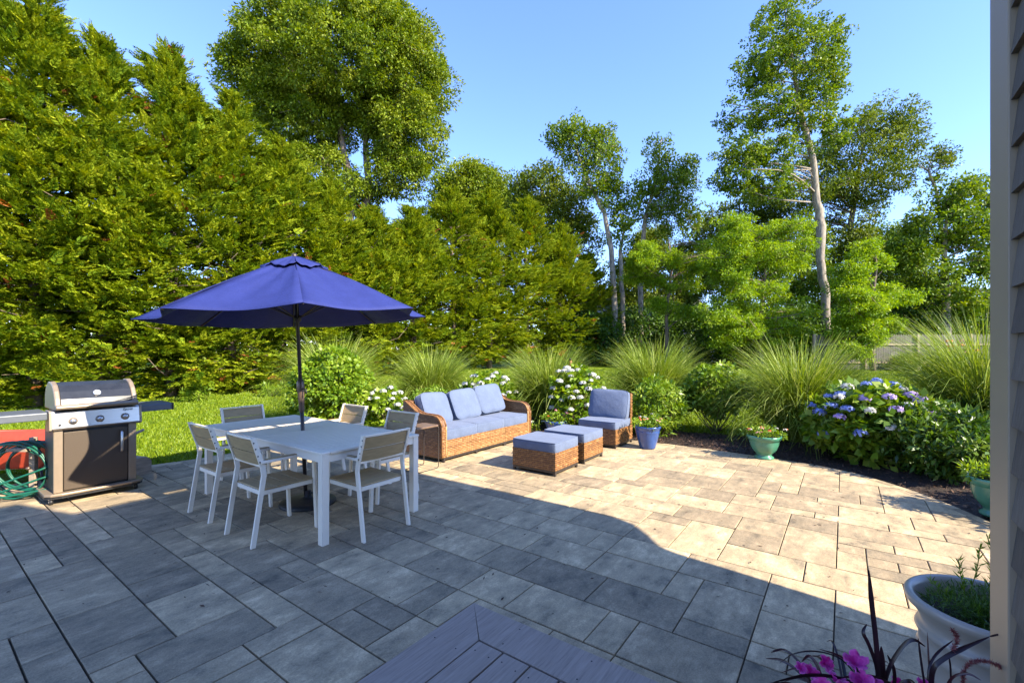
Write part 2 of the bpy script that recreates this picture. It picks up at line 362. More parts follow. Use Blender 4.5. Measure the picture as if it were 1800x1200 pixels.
def tree(name, label, cat, trunk, blobs, nsub, sub_r, per, L, W, leafm, barkm, group=None, flat=.6, hang=.3, shell=.35, limbs=None, start=.35, extra_trunks=()):
    """trunk: list of (x,y,z,r); blobs: ellipsoids (cx,cy,cz,rx,ry,rz) that bound the crown"""
    base = trunk[0][:3]; t = thing(name, label, cat, base, 0, group); b0 = np.array(base)
    tr = MB(); trunks = [trunk] + list(extra_trunks)
    nodes = []
    for q in trunks:
        P = np.array([p[:3] for p in q]); r = np.array([p[3] for p in q])
        tt = np.linspace(0, len(q) - 1, len(q) * 4 - 3); Pi = np.stack([np.interp(tt, range(len(q)), P[:, k]) for k in range(3)], 1)
        ri = np.interp(tt, range(len(q)), r); Pi[1:-1] += RNG.normal(size=Pi[1:-1].shape) * ri[1:-1, None] * .15
        tube_np(tr, Pi - b0, ri, 10)
        s0 = int(len(Pi) * start); nodes += [(Pi[k], ri[k]) for k in range(s0, len(Pi))]
    NP = np.array([n_[0] for n_ in nodes]); NR = np.array([n_[1] for n_ in nodes])
    C_ = pts_in(blobs, nsub, shell)
    nl = limbs or max(8, nsub // 8); order = RNG.permutation(len(C_))[:nl]; LP = []; LR = []
    for i in order:                                   # main limbs
        c = C_[i]; dz = c[2] - NP[:, 2]; cost = np.linalg.norm(NP - c, axis=1) + np.where(dz < .2, 4, 0)
        j = int(np.argmin(cost)); P = bent(NP[j], c, .16, 6, .04); r0 = min(NR[j] * .34, .012 + .010 * np.linalg.norm(c - NP[j]))
        rr = np.linspace(r0, .018, 6); tube_np(tr, P - b0, rr, 6); LP.append(P[2:]); LR.append(rr[2:])
    LP = np.concatenate(LP + [NP]); LR = np.concatenate(LR + [NR])
    for i in RNG.permutation(len(C_))[:min(len(C_), 170)]:
        j = int(np.argmin(np.linalg.norm(LP - C_[i], axis=1))); P = bent(LP[j], C_[i], .15, 4)
        tube_np(tr, P - b0, np.linspace(min(LR[j] * .6, .035), .008, 4), 4)
    tr.build('trunk', barkm, t, True)
    cl = Cloud(); crown_leaves(cl, C_ - b0, RNG.uniform(.65, 1.3, len(C_)) * sub_r, per, L, W, flat, hang=hang)
    cl.build('crown', leafm, t); return t
# ================================================================== SETTING
xs = np.unique(np.concatenate([np.linspace(-160, -20, 25), np.linspace(-20, 20, 121), np.linspace(20, 160, 25)]))
ys = np.unique(np.concatenate([np.linspace(-40, 0, 12), np.linspace(0, 40, 121), np.linspace(40, 300, 30)]))
X, Y = np.meshgrid(xs, ys); Z = ground_z(X, Y) - .02
V = np.stack([X, Y, Z], -1).reshape(-1, 3); nx = len(xs); I = np.arange(nx * len(ys)).reshape(len(ys), nx)
F = np.stack([I[:-1, :-1], I[:-1, 1:], I[1:, 1:], I[1:, :-1]], -1).reshape(-1, 4)
prop(mesh('lawn', V, F, M['lawn'], smooth=True), kind='structure')
# patio outline (convex), counter-clockwise
CURVE = [(2.9, 1.6), (3.55, 2.5), (4.0, 3.3), (4.24, 4.03), (4.36, 4.6), (4.38, 5.15), (4.30, 5.72), (4.12, 6.10), (3.63, 6.62), (3.05, 7.12), (2.57, 7.50), (1.96, 7.90), (1.3, 8.28), (.55, 8.55), (-.3, 8.62), (-1.5, 8.45), (-2.94, 7.86), (-3.7, 7.35), (-4.25, 6.85), (-4.60, 6.3), (-4.78, 5.80)]
OUT = CURVE + [(-5.6, 5.30), (-7.0, 4.2), (-7.0, -1.5), (2.9, -1.5)]
def hull(P):
    P = sorted(set(P)); h = []
    for seq in (P, P[::-1]):
        q = []
        for p in seq:
            while len(q) > 1 and (q[-1][0]-q[-2][0])*(p[1]-q[-2][1]) - (q[-1][1]-q[-2][1])*(p[0]-q[-2][0]) <= 0: q.pop()
            q.append(p)
        h += q[:-1]
    return h
HULL = hull(OUT)
def clip(poly, H):
    for i in range(len(H)):
        a, b = H[i], H[(i+1) % len(H)]; out = []
        sd = lambda p: (b[0]-a[0])*(p[1]-a[1]) - (b[1]-a[1])*(p[0]-a[0])
        for k in range(len(poly)):
            p, q = poly[k], poly[(k+1) % len(poly)]; sp, sq = sd(p), sd(q)
            if sp >= 0: out.append(p)
            if sp * sq < 0:
                t = sp / (sp - sq); out.append((p[0] + (q[0]-p[0])*t, p[1] + (q[1]-p[1])*t))
        poly = out
        if len(poly) < 3: return []
    return poly
n = len(HULL); base = MB()
base.prism([(x, y) for x, y in HULL], -.10, -.020, 'z')
prop(base.build('patio_bed', M['joint']), kind='structure')
# slabs: real modules measured from the photograph (0.1815 m), laid at random in ashlar fashion
MOD = .1812; V0, A0 = .02, .045; G0, G1 = -52, 62
occ = {}; rnd = random.Random(23); slabs = []
sizes = [(2, 3), (3, 2), (2, 2), (2, 3), (1, 2), (2, 1), (1, 3), (2, 2), (1, 2), (2, 1)]
def rows():
    for j in range(G0, G1):
        for i in range(G0, G1):
            yield i, j
# seeds read off the photograph so the nearest slabs sit as they do there
def seed(v0, v1, a0, a1):
    i, j = round((v0 - V0) / MOD), round((a0 - A0) / MOD); wv, wa = round((v1 - v0) / MOD), round((a1 - a0) / MOD)
    for p in range(i, i + wv):
        for q in range(j, j + wa):
            if (p, q) in occ: return
    for p in range(i, i + wv):
        for q in range(j, j + wa): occ[(p, q)] = 1
    slabs.append((i, j, wv, wa))
for s_ in [(.92, 1.27, 3.92, 4.5), (.92, 1.27, 3.54, 3.92), (.92, 1.27, 3.0, 3.54), (.56, .915, 3.17, 3.745), (.56, .915, 2.99, 3.17), (.74, 1.27, 2.62, 2.99), (1.45, 1.8, 2.43, 2.97), (1.82, 2.17, 2.24, 2.79), (1.63, 1.81, 2.98, 3.35), (1.82, 2.17, 2.79, 3.17), (1.64, 1.81, 2.05, 2.42), (2.73, 3.28, .404, .76), (3.65, 4.38, .767, 1.12), (4.02, 4.38, .41, .767), (4.02, 4.75, .05, .404)]:
    seed(*s_)
for i, j in rows():
    if (i, j) in occ: continue
    opts = sizes[:]; rnd.shuffle(opts); opts.append((1, 1))
    opts = sorted(opts, key=lambda q: -(q[0]*q[1]) + rnd.random() * 7) if rnd.random() < .6 else opts
    opts.append((1, 1))
    for wv, wa in opts:
        cells = [(p, q) for p in range(i, i + wv) for q in range(j, j + wa)]
        if all(c not in occ for c in cells):
            for c in cells: occ[c] = 1
            slabs.append((i, j, wv, wa)); break
pv = MB(); HIN = HULL
for i, j, wv, wa in slabs:
    g = .0042; v0, v1, a0, a1 = V0 + i*MOD + g*1.15, V0 + (i+wv)*MOD - g*1.15, A0 + j*MOD + g*.8, A0 + (j+wa)*MOD - g*.8
    q = [tuple(U2*v + A2*a) for v, a in ((v0, a0), (v1, a0), (v1, a1), (v0, a1))]
    if min(p[1] for p in q) < -1.5 or max(p[1] for p in q) > 9: continue
    q = clip(q, HIN)
    if not q: continue
    cx, cy = sum(p[0] for p in q)/len(q), sum(p[1] for p in q)/len(q)
    c = .0035; z = rnd.uniform(-.0012, .0012); tv = rnd.random(); nq = len(q)
    sh = [(cx + (p[0]-cx)*(1 - c/max(.05, math.hypot(p[0]-cx, p[1]-cy))*1.4), cy + (p[1]-cy)*(1 - c/max(.05, math.hypot(p[0]-cx, p[1]-cy))*1.4)) for p in q]
    Vv = [(*p, -.03) for p in q] + [(*p, z-.003) for p in q] + [(*p, z) for p in sh]
    Ff = [tuple(range(2*nq, 3*nq))] + [(k, (k+1) % nq, nq+(k+1) % nq, nq+k) for k in range(nq)] + [(nq+k, nq+(k+1) % nq, 2*nq+(k+1) % nq, 2*nq+k) for k in range(nq)]
    pv.add(Vv, Ff, tv)
prop(pv.build('patio', M['paver']), kind='structure')
# narrow kerb of small setts round the curve
def resample(P, d):
    P = np.array(P, float); s = np.r_[0, np.cumsum(np.linalg.norm(np.diff(P, axis=0), axis=1))]; k = max(2, int(s[-1] / d) + 1)
    t = np.linspace(0, s[-1], k); return np.stack([np.interp(t, s, P[:, i]) for i in range(P.shape[1])], 1)
def smooth_curve(P, it=3):
    P = np.array(P, float)
    for _ in range(it):
        Q = [P[0]]
        for a, b in zip(P[:-1], P[1:]): Q += [a*.75 + b*.25, a*.25 + b*.75]
        P = np.array(Q + [P[-1]])
    return P
def offset(P, d):
    T = unit(np.gradient(P, axis=0)); Nn = np.stack([T[:, 1], -T[:, 0]], 1); return P + Nn * d
CS = resample(CURVE, .19); KE = MB()
for k in range(len(CS) - 1):
    a, b = CS[k], CS[k+1]; d = (b - a); L = np.linalg.norm(d); d /= L; nn = np.array([d[1], -d[0]])
    q = [a + d*.004 + nn*.004, b - d*.004 + nn*.004, b - d*.004 + nn*.092, a + d*.004 + nn*.092]
    zz = .001 + random.uniform(-.003, .002)
    Vv = [(*p, -.06) for p in q] + [(*p, zz) for p in q]
    KE.add(Vv, [(4, 5, 6, 7), (0, 1, 5, 4), (1, 2, 6, 5), (2, 3, 7, 6), (3, 0, 4, 7)][::1])
prop(KE.build('patio_kerb', M['paver']), kind='structure')
# mulch bed between kerb and lawn
BED = CURVE[:-5]; Bc = resample(BED, .15); m_ = len(Bc); tt = np.linspace(0, 1, m_)
wid = np.interp(tt, [0, .2, .35, .5, .62, .75, 1], [2.6, 2.8, 2.5, 1.9, 1.6, 1.9, 2.6]); Vb = []
for k, fr in enumerate(np.linspace(0, 1, 9)):
    Pk = np.array([offset(Bc, .094 + fr * wid_)[i] for i, wid_ in enumerate(wid)]) if False else Bc + np.stack([unit(np.gradient(Bc, axis=0))[:, 1], -unit(np.gradient(Bc, axis=0))[:, 0]], 1) * (.094 + fr * wid)[:, None]
    zz = np.maximum(ground_z(Pk[:, 0], Pk[:, 1]) , -.03) + .03 * math.sin(PI * min(fr, .999)) + (.004 if 0 < fr < 1 else -.02) + RNG.normal(size=m_) * .006
    Vb.append(np.c_[Pk, zz])
Vb = np.array(Vb); I = np.arange(9 * m_).reshape(9, m_)
Fb = np.stack([I[:-1, :-1], I[:-1, 1:], I[1:, 1:], I[1:, :-1]], -1).reshape(-1, 4)[:, ::-1]
prop(mesh('mulch_bed', Vb.reshape(-1, 3), Fb, M['mulch'], smooth=True), kind='structure')
k = 24000; fi = RNG.uniform(0, 7.99, k); si = RNG.uniform(0, m_ - 1.01, k); f0, s0 = fi.astype(int), si.astype(int); fa, sa = (fi - f0)[:, None], (si - s0)[:, None]
P = (Vb[f0, s0]*(1-sa) + Vb[f0, s0+1]*sa)*(1-fa) + (Vb[f0+1, s0]*(1-sa) + Vb[f0+1, s0+1]*sa)*fa + np.array([0, 0, .006])
Vl, Fl = leaves(P, rand_dirs(k) * np.array([1, 1, .35]), rand_dirs(k)*.6 + np.array([0, 0, 1]), RNG.uniform(.02, .06, k), RNG.uniform(.008, .02, k))
prop(mesh('mulch_chips', Vl, Fl, M['chips'], tint=RNG.random(k)), 'dark bark chips scattered over the planting bed', 'mulch', kind='stuff')
# grass blades on the near lawn
def inside(P, H):
    ok = np.ones(len(P), bool)
    for i in range(len(H)):
        a, b = H[i], H[(i+1) % len(H)]; ok &= ((b[0]-a[0])*(P[:, 1]-a[1]) - (b[1]-a[1])*(P[:, 0]-a[0])) >= -.11*math.hypot(b[0]-a[0], b[1]-a[1])
    return ok
k = 330000; yy = 5.2 + 19 * RNG.random(k) ** 1.35; xx = yy * RNG.uniform(-1.22, 1.12, k); P = np.c_[xx, yy]
BO = Bc + np.stack([unit(np.gradient(Bc, axis=0))[:, 1], -unit(np.gradient(Bc, axis=0))[:, 0]], 1) * (.05 + wid)[:, None]
bedpoly = [tuple(p) for p in BO] + [tuple(CURVE[-6]), (2.9, 0)]
def inpoly(P, poly):
    x, y = P[:, 0], P[:, 1]; c = np.zeros(len(P), bool); j = len(poly) - 1
    for i in range(len(poly)):
        xi, yi = poly[i]; xj, yj = poly[j]
        c ^= ((yi > y) != (yj > y)) & (x < (xj - xi) * (y - yi) / (yj - yi + 1e-12) + xi); j = i
    return c
keep = ~inside(P, HULL) & ~inpoly(P, bedpoly) & ~((P[:, 0] < -5.0) & (P[:, 1] < 5.9)); P = P[keep]; k = len(P)
z = ground_z(P[:, 0], P[:, 1]) - .022; h = RNG.uniform(.03, .065, k); wd = .0035 + .0011 * P[:, 1]; an = RNG.uniform(0, 2*PI, k)
B0 = np.c_[P, z]; sd = np.c_[np.cos(an), np.sin(an), np.zeros(k)] * wd[:, None]; tip = B0 + np.c_[RNG.normal(size=(k, 2)) * .018, h]
V = np.stack([B0 - sd, B0 + sd, tip], 1).reshape(-1, 3)
prop(mesh('lawn_grass', V, np.arange(3*k).reshape(k, 3), M['grass_blade'], tint=np.clip(RNG.normal(.5, .25, k), 0, 1)), 'short mown green grass of the lawn', 'grass', kind='stuff')
# a few seeds and leaf scraps on the slabs
k = 420; Pq = RNG.uniform([-5, 2.6], [4, 7.5], (k, 2)); Pq = Pq[inside(Pq, HULL)]; k = len(Pq)
Vl, Fl = leaves(np.c_[Pq, np.full(k, .004)], rand_dirs(k)*[1, 1, .1], rand_dirs(k)*.3 + [0, 0, 1], RNG.uniform(.01, .045, k), RNG.uniform(.005, .016, k))
prop(mesh('leaf_litter', Vl, Fl, M['chips'], tint=RNG.random(k)*.8), 'tiny dry leaf scraps scattered over the paving', 'leaf litter', kind='stuff')
# ------------------------------------------------------------------ deck (bottom of the photograph)
DZ = .15
dk = thing('deck', 'low violet grey composite deck with mitred border boards in front of the patio', 'deck', (-.214, 2.549, 0), TH)
# local x runs along the boards towards the garden corner; the corner is the origin, deck extends to -x and to -y
def board(name, poly, z0, z1, parent=dk):
    b = MB(); b.prism(poly, z0, z1, 'z'); o = b.build(name, M['deck'], parent, bevel=.003); return o
bw = .235
board('border_board', [(-bw*.0, -.001), (-bw, -bw), (-3.2, -bw), (-3.2, -.001)], DZ-.025, DZ)
fb = MB(); fb.prism([(.0, 0), (.0, -3.4), (-bw*.98, -3.4), (-bw*.98, -bw*1.0)], DZ-.0252, DZ-.0002, 'z')
o = fb.build('border_board', M['deck'], dk, bevel=.003)
SCR = []
for k in range(14):
    y0 = -bw - .006 - k * .152
    board('deck_board', [(-bw - .006, y0), (-bw - .006, y0 - .143), (-3.2, y0 - .143), (-3.2, y0)], DZ-.026, DZ-.001)
    for xx in (-.30, -.70, -1.10):
        for dy in (.03, .113): SCR.append((xx + random.uniform(-.01, .01), y0 - dy, DZ-.001))
for k in range(12):
    for q in (.05, .19): SCR += [(-.35 - k*.4, -q, DZ), (-q, -.35 - k*.4, DZ-.0002)]
pass
s0_ = None
for (x_, y_, z_) in [q for q in SCR if q[0] > -1.2 and q[1] > -1.25]:
    if s0_ is None: q = MB(); q.lathe([(.0001, .0008), (.0035, .0008), (.004, 0)], (0, 0, 0), 8); s0_ = sx_ = q.build('screw_head', M['screw'], dk)
    else: sx_ = s0_.copy(); C.objects.link(sx_); sx_.parent = dk
    sx_.location = (x_, y_, z_)
fs = MB(); fs.span((-3.2, -.022, -.06), (-.012, -.006, DZ-.027)); fs.span((-.022, -3.4, -.06), (-.006, -.024, DZ-.027)); fs.build('fascia', M['deck'], dk)
bb = MB(); bb.span((-3.2, -3.4, -.05), (-.03, -.03, DZ-.045)); bb.build('joist_base', M['joint'], dk)
# ------------------------------------------------------------------ house: local x along the wall (U2), local -y points out to the patio? (outward normal is -A2... see rot)
# frame: origin at the corner by the camera, x = U2, y = A2 (outward, towards the patio), z up
HC = (1.328, 1.232)
hs = thing('house', 'grey shingled house wall with wide pale corner board at the right edge of the photo', 'house', (*HC, 0), TH)
shb = MB(); rh = .113; cb = .165
wl = MB(); wl.span((-5.5, -6.0, -.05), (-.02, -.02, 3.75)); wl.build('wall', M['joint'], hs)
rr = random.Random(5)
for r_ in range(32):
    z0 = .02 + r_ * rh; x = -cb - .004
    while x > -3.2:
        wd_ = rr.uniform(.09, .22); x1 = max(x - wd_, -3.2); t = rr.random(); dz = rr.uniform(-.001, .001)
        # butt 16 mm proud at the bottom, 4 mm at the top
        Vv = [(x1+.001, -.018, z0+dz), (x-.001, -.018, z0+dz), (x-.001, .018, z0+dz), (x1+.001, .018, z0+dz), (x1+.001, -.018, z0+rh+.02), (x-.001, -.018, z0+rh+.02), (x-.001, .003, z0+rh+.02), (x1+.001, .003, z0+rh+.02)]
        shb.add(Vv, [(0,3,2,1),(4,5,6,7),(0,1,5,4),(1,2,6,5),(2,3,7,6),(3,0,4,7)], t); x = x1
shb.build('shingle_cladding', M['shingle'], hs)
c_ = MB(); c_.span((-cb, -.018, -.03), (.006, .022, 3.745)); c_.span((-.018, -.19, -.03), (.024, -.019, 3.745)); c_.build('corner_board', M['white_paint'], hs, bevel=.003)
sb = MB()
for r_ in range(32): sb.prism([(-.018, .02+r_*rh), (.018, .02+r_*rh), (.004, .02+r_*rh+rh), (-.018, .02+r_*rh+rh)], -6, -.195, 'y')
sb.build('side_cladding', M['shingle'], hs)
rf = MB(); rf.prism([(-5.9, 3.76), (.30, 3.76), (.30, 3.86), (-2.7, 3.98), (-5.9, 3.86)], -6.0, .20, 'y'); rf.build('roof', M['roof'], hs)
# unseen wing, added and shaped so its stepped outline throws the near patio's shade
def hl(v, c): # v along U2, c along -A2 (away from patio) in world coordinates from origin -> local
    p = np.array([math.cos(TH), math.sin(TH)]) * v - A2 * c - np.array(HC); return float(p @ U2), float(p @ A2)
x1, yw = hl(4.345, 2.257)
prof = [(-9, -.05), (3.40, -.05), (3.458, 1.38), (3.507, 1.55), (3.578, 1.74), (3.673, 2.13), (3.736, 2.43), (3.785, 2.52), (3.947, 2.62), (4.13, 2.76), (4.216, 2.94), (4.235, 3.2), (4.30, 5.0), (4.34, 5.80), (1.42, 5.76), (1.20, 6.35), (-9, 6.35)]
x0 = float(np.array(HC) @ U2)
ww = MB(); ww.prism([(v - x0, z) for v, z in prof], yw - .16, yw, 'y'); ww.span((-9 - x0, yw - 5, -.05), (3.38 - x0, yw - .161, 5.7)); ww.build('shade_wing', M['house_white'], hs)
# ------------------------------------------------------------------ fence at the back right
fn = thing('fence', 'weathered grey board fence with pointed tops behind the lawn at right', 'fence', (15.2, 23, .57), R(-3))
pk = MB()
for k in range(92):
    x = k * .115; h = 1.80
    pk.prism([(x, 0), (x+.104, 0), (x+.104, h-.06), (x+.052, h+.02), (x, h-.06)], -.01, .01 + random.uniform(-.003, .003), 'y')
pk.build('pickets', M['timber'] if False else simple('grey_fence_board', (.11, .10, .08), .85, 0, .25, 5, .2, stretch=(3, 3, .4)), fn)
rl = MB(); rl.span((0, -.05, .35), (10.6, -.012, .44)); rl.span((0, -.05, 1.25), (10.6, -.012, 1.34)); rl.build('rail', M['timber'], fn)
for k in range(5):
    p_ = MB(); p_.span((k*2.5, -.12, -.3), (k*2.5+.1, -.02, 1.82)); p_.build('post', M['timber'], fn)
# ------------------------------------------------------------------ neighbours glimpsed through the trees
def cottage(name, label, loc, rz, wd, dp, h, rh_, wallm):
    t = thing(name, label, 'house', loc, rz); b = MB(); b.span((-wd/2, -dp/2, 0), (wd/2, dp/2, h)); b.build('wall', wallm, t)
    g = MB(); g.prism([(-wd/2-.4, h+.01), (wd/2+.4, h+.01), (wd/2+.1, h+.25), (0, h+rh_), (-wd/2-.1, h+.25)] if False else [(-dp/2-.4, h+.01), (dp/2+.4, h+.01), (0, h+rh_)], -wd/2-.3, wd/2+.3, 'x'); g.build('roof', M['roof'], t)
    for k in range(3):
        x = -wd/3 + k * wd/3; f = MB(); f.span((x-.55, -dp/2-.05, h*.35), (x+.55, -dp/2-.003, h*.8)); wo = f.build('window', M['white_paint'], t)
        q = MB(); q.span((x-.45, -dp/2-.06, h*.35+.1), (x+.45, -dp/2-.052, h*.8-.1)); q.build('pane', M['glass'], wo)
    dct = MB(); dct.span((wd/2-1.6, -dp/2-.06, 0), (wd/2-.7, -dp/2-.004, 2.0)); dct.build('door', M['timber'], t)
    return t
cottage('neighbour_house', 'white clapboard house glimpsed through the trees behind the leaning poplars', (13.5, 45, .3), R(12), 10, 8, 3.4, 3.4, M['house_white'])
cottage('neighbour_house', 'pale low garage glimpsed between the locust trunks, right of the white house', (17.5, 38, .3), R(-8), 6.5, 5, 2.2, 1.8, M['house_white'])
cottage('neighbour_house', 'brown roofed house seen just over the grey board fence', (33, 36, .3), R(-20), 9, 7, 2.6, 2.8, simple('tan_house', (.42, .33, .25), .8))
# ================================================================== TREES
# --- cypress hedge, tree by tree
def spray_proto(seed):
    g = np.random.default_rng(seed); P = []; D = []; L = []
    stem = np.linspace(.1, 1, 9)
    for i, s in enumerate(stem):
        for sg in (-1, 1):
            P.append([s*.95, 0, -.10*s*s]); D.append([.8, sg*(.95 - .35*s), g.normal()*.22 - .05]); L.append(.34*(1.15 - s*.72))
            if s < .85:
                q = .5*(1.1-s); P.append([s*.95+.10*q*2, sg*.2*q*2, -.10*s*s]); D.append([1, sg*.3, g.normal()*.3]); L.append(.20)
    P.append([.9, 0, -.1]); D.append([1, 0, -.2]); L.append(.26)
    return np.array(P), unit(np.array(D, float)), np.array(L)
PROTO = [spray_proto(s) for s in range(4)]
def cypress(label, x, y, H_, R_, n, front=True, density=1.0):
    zb = float(ground_z(x, y)) - .05; t = thing('cypress_tree', label, 'cypress', (x, y, zb), 0, 'cypresses of the tall hedge')
    tr = MB(); tr.tube([(0, 0, 0), (.06, .02, H_*.4), (-.05, 0, H_*.72), (0, 0, H_*.97)], [.17, .13, .07, .015], 8)
    cl = Cloud(); nb = int(n / 34); env = lambda h: np.minimum(1, ((1 - h) / .50)) ** .72 * (1 - .25*np.exp(-h*22)) + .03
    bh = .015 + .975 * RNG.random(nb)**.82; ba = RNG.uniform(0, 2*PI, nb); bs_ = RNG.uniform(.7, 1.35, nb); br_ = RNG.uniform(.68, 1.14, nb)
    wb_ = bs_ / bs_.sum(); bi = RNG.choice(nb, n, p=wb_); inner = RNG.random(n) < .24
    size = .38 * bs_[bi] * (.45 + .55*env(bh[bi])); q1, q2, q3 = RNG.normal(size=(3, n))
    R0 = R_ * env(bh[bi]) * br_[bi] * (1 + .10*np.sin(ba[bi]*3 + x*5 + bh[bi]*6)); R0 = R0 + q1*size*.7 - np.abs(q2)*size*.25; R0 = np.where(inner, R0*RNG.uniform(.2, .8, n), R0)
    ang = ba[bi] + q2*size/np.maximum(R0, .25)*.85; hz = bh[bi] + (q3*size*.30 + q1*size*.30)/H_; hz = np.clip(hz, .004, 1.02); prof = env(np.clip(hz, 0, .999))
    Pp = np.c_[np.cos(ang)*R0, np.sin(ang)*R0, hz*H_]
    rise = .18 + .6*hz + RNG.normal(size=n)*.22
    out = unit(np.c_[np.cos(ang) + RNG.normal(size=n)*.3, np.sin(ang) + RNG.normal(size=n)*.3, rise])
    side = unit(np.cross(out, np.c_[RNG.normal(size=(n, 2))*.45, np.ones(n)])); up = np.cross(side, out)
    sc = RNG.uniform(.24, .50, n) * (.6 + .5*prof**.5); Pp -= out * sc[:, None] * .6
    tone = np.clip(RNG.normal(.5, .17, n) + .12*np.sin(ang*4 + hz*20), 0, 1); dead = (RNG.random(n) < .006 + .04*np.exp(-hz*10))
    for pi in range(4):
        idx = np.arange(n)[(np.arange(n) % 4) == pi]; q, d, l = PROTO[pi]
        for dd, mi in ((False, 0), (True, 1)):
            ii = idx[dead[idx] == dd]
            if len(ii) == 0: continue
            f = lambda a: a[None, :, 0:1]*out[ii][:, None] + a[None, :, 1:2]*side[ii][:, None] + a[None, :, 2:3]*up[ii][:, None]
            W_ = Pp[ii][:, None] + f(q) * sc[ii][:, None, None]; Dw = f(d); Lw = (l[None]*sc[ii][:, None]).ravel()
            W_ = W_.reshape(-1, 3); Dw = Dw.reshape(-1, 3); Nw = np.repeat(up[ii], len(q), 0) + RNG.normal(size=W_.shape)*.55
            Vv, Ff = leaves(W_, Dw, Nw, Lw, Lw*.38, .1)
            cl.add(Vv, Ff, np.clip(np.repeat(tone[ii], len(q)) + RNG.normal(size=len(Ff))*.14, 0, 1), mi)
    for k in range(46):                               # branches inside, bare ones low down
        h = RNG.uniform(.04, .8) * H_; a = RNG.uniform(0, 2*PI); r_ = R_ * .85 * min(1, (1-h/H_)/.5)
        P = bent((0, 0, h), (math.cos(a)*r_, math.sin(a)*r_, h + r_*RNG.uniform(-.1, .5)), .2, 4); tr.tube(P.tolist(), [.03, .022, .015, .006], 4)
    tr.build('trunk', M['bark_brown'], t, True); cl.build('foliage', [M['cypress'], M['deadspray']], t)
HED = [(-85, 11.6, 11.0, 1.9, 'cut by the left edge of the photo'), (60, 12.3, 11.7, 1.75, 'leftmost full crown, behind the grill'), (180, 13.1, 10.6, 1.7, 'second full crown from the left'), (300, 14.2, 10.8, 1.8, 'above the left half of the blue parasol'),
       (405, 15.4, 10.2, 1.7, 'just left of the big oak crown, above the parasol'), (495, 16.8, 9.1, 1.8, 'under the left side of the big oak crown'), (580, 18.2, 8.0, 1.8, 'below the forked trunks of the big oak'), (655, 19.8, 7.3, 1.9, 'low one right below the big oak'),
       (725, 21.6, 7.9, 2.0, 'right of the parasol tip, under the right edge of the oak'), (795, 23.4, 9.4, 2.0, 'below the small round topped tree'), (860, 25.4, 10.0, 2.1, 'right of the round topped tree'), (925, 27.4, 10.2, 2.2, 'tall one below the dark oak'), (985, 29.2, 9.2, 2.1, 'second from the right end of the hedge'), (1030, 31.0, 7.6, 1.9, 'last and lowest at the right end of the hedge')]
for px, Yh, hh, rr_, lb in HED:
    cypress('hedge cypress, ' + lb, (px-900)/FPX*Yh, Yh, hh, rr_, int(5600 + 6*hh*rr_*12))
def W(px, py, Y): p = at(px, py, Y); return (p.x, p.y, p.z)
def blob(px, py, Y, rx, rz, ry=None): p = at(px, py, Y); k = Y/FPX; return (p.x, p.y, p.z, rx*k, (ry or rx*.85)*k, rz*k)
# big oak behind the hedge
Yb = 24
tree('oak_tree', 'huge rounded oak with forked pale limbs towering behind the cypress hedge', 'oak',
     [W(610, 665, Yb)+(.42,), W(604, 420, Yb)+(.34,), W(585, 330, Yb)+(.27,), W(560, 235, Yb)+(.16,), W(545, 150, Yb)+(.07,)],
     [blob(600, 115, Yb, 175, 110), blob(500, 120, Yb, 112, 85), blob(700, 150, Yb, 92, 110), blob(530, 215, Yb, 95, 60), blob(715, 250, Yb, 72, 60), blob(560, 300, Yb, 60, 40), blob(620, 335, Yb, 60, 30), blob(700, 300, Yb, 52, 55), blob(665, 60, Yb, 90, 55)],
     1150, .58, 190, .165, .08, M['oak_leaf'], M['bark_oak'], limbs=60, start=.3, flat=.7,
     extra_trunks=[[W(606, 430, Yb)+(.26,), W(622, 340, Yb)+(.2,), W(600, 240, Yb)+(.14,), W(590, 120, Yb)+(.05,)], [W(612, 450, Yb)+(.26,), W(648, 340, Yb)+(.2,), W(643, 240, Yb)+(.14,), W(660, 130, Yb)+(.05,)]])
Yq = 40
tree('round_tree', 'small round topped tree rising behind the hedge right of the big oak', 'tree', [W(820, 640, Yq)+(.4,), W(822, 420, Yq)+(.3,), W(825, 340, Yq)+(.12,)],
     [blob(828, 335, Yq, 64, 46), blob(860, 370, Yq, 60, 50), blob(790, 370, Yq, 40, 50)], 300, .9, 170, .26, .13, M['oak_leaf'], M['bark_oak'])
Yq = 35
tree('oak_tree', 'dark rounded oak with bare grey branches showing, right of the hedge top', 'oak', [W(990, 650, Yq)+(.35,), W(985, 470, Yq)+(.28,), W(970, 400, Yq)+(.16,), W(950, 330, Yq)+(.06,)],
     [blob(945, 335, Yq, 48, 50), blob(985, 385, Yq, 62, 65), blob(1015, 440, Yq, 45, 70), blob(925, 380, Yq, 40, 60)], 190, .9, 120, .26, .12, M['dark_leaf'], M['bark_pale'],
     extra_trunks=[[W(986, 480, Yq)+(.2,), W(1003, 420, Yq)+(.12,), W(1015, 370, Yq)+(.05,)]])
Yq = 30
tree('poplar_tree', 'slender leaning poplar with bare pale trunk, left one of the leaning pair', 'poplar', [W(1082, 640, Yq)+(.22,), W(1080, 540, Yq)+(.19,), W(1074, 440, Yq)+(.17,), W(1062, 375, Yq)+(.14,), W(1035, 320, Yq)+(.11,), W(1015, 270, Yq)+(.07,), W(1000, 225, Yq)+(.03,)],
     [blob(1010, 245, Yq, 45, 42), blob(1050, 290, Yq, 52, 42), blob(1075, 340, Yq, 28, 40), blob(1060, 250, Yq, 35, 28), blob(975, 245, Yq, 24, 26), blob(1040, 330, Yq, 30, 24)], 330, .30, 44, .15, .115, M['poplar_leaf'], M['bark_pale'], start=.6, shell=.1, flat=1.5, hang=-.4)
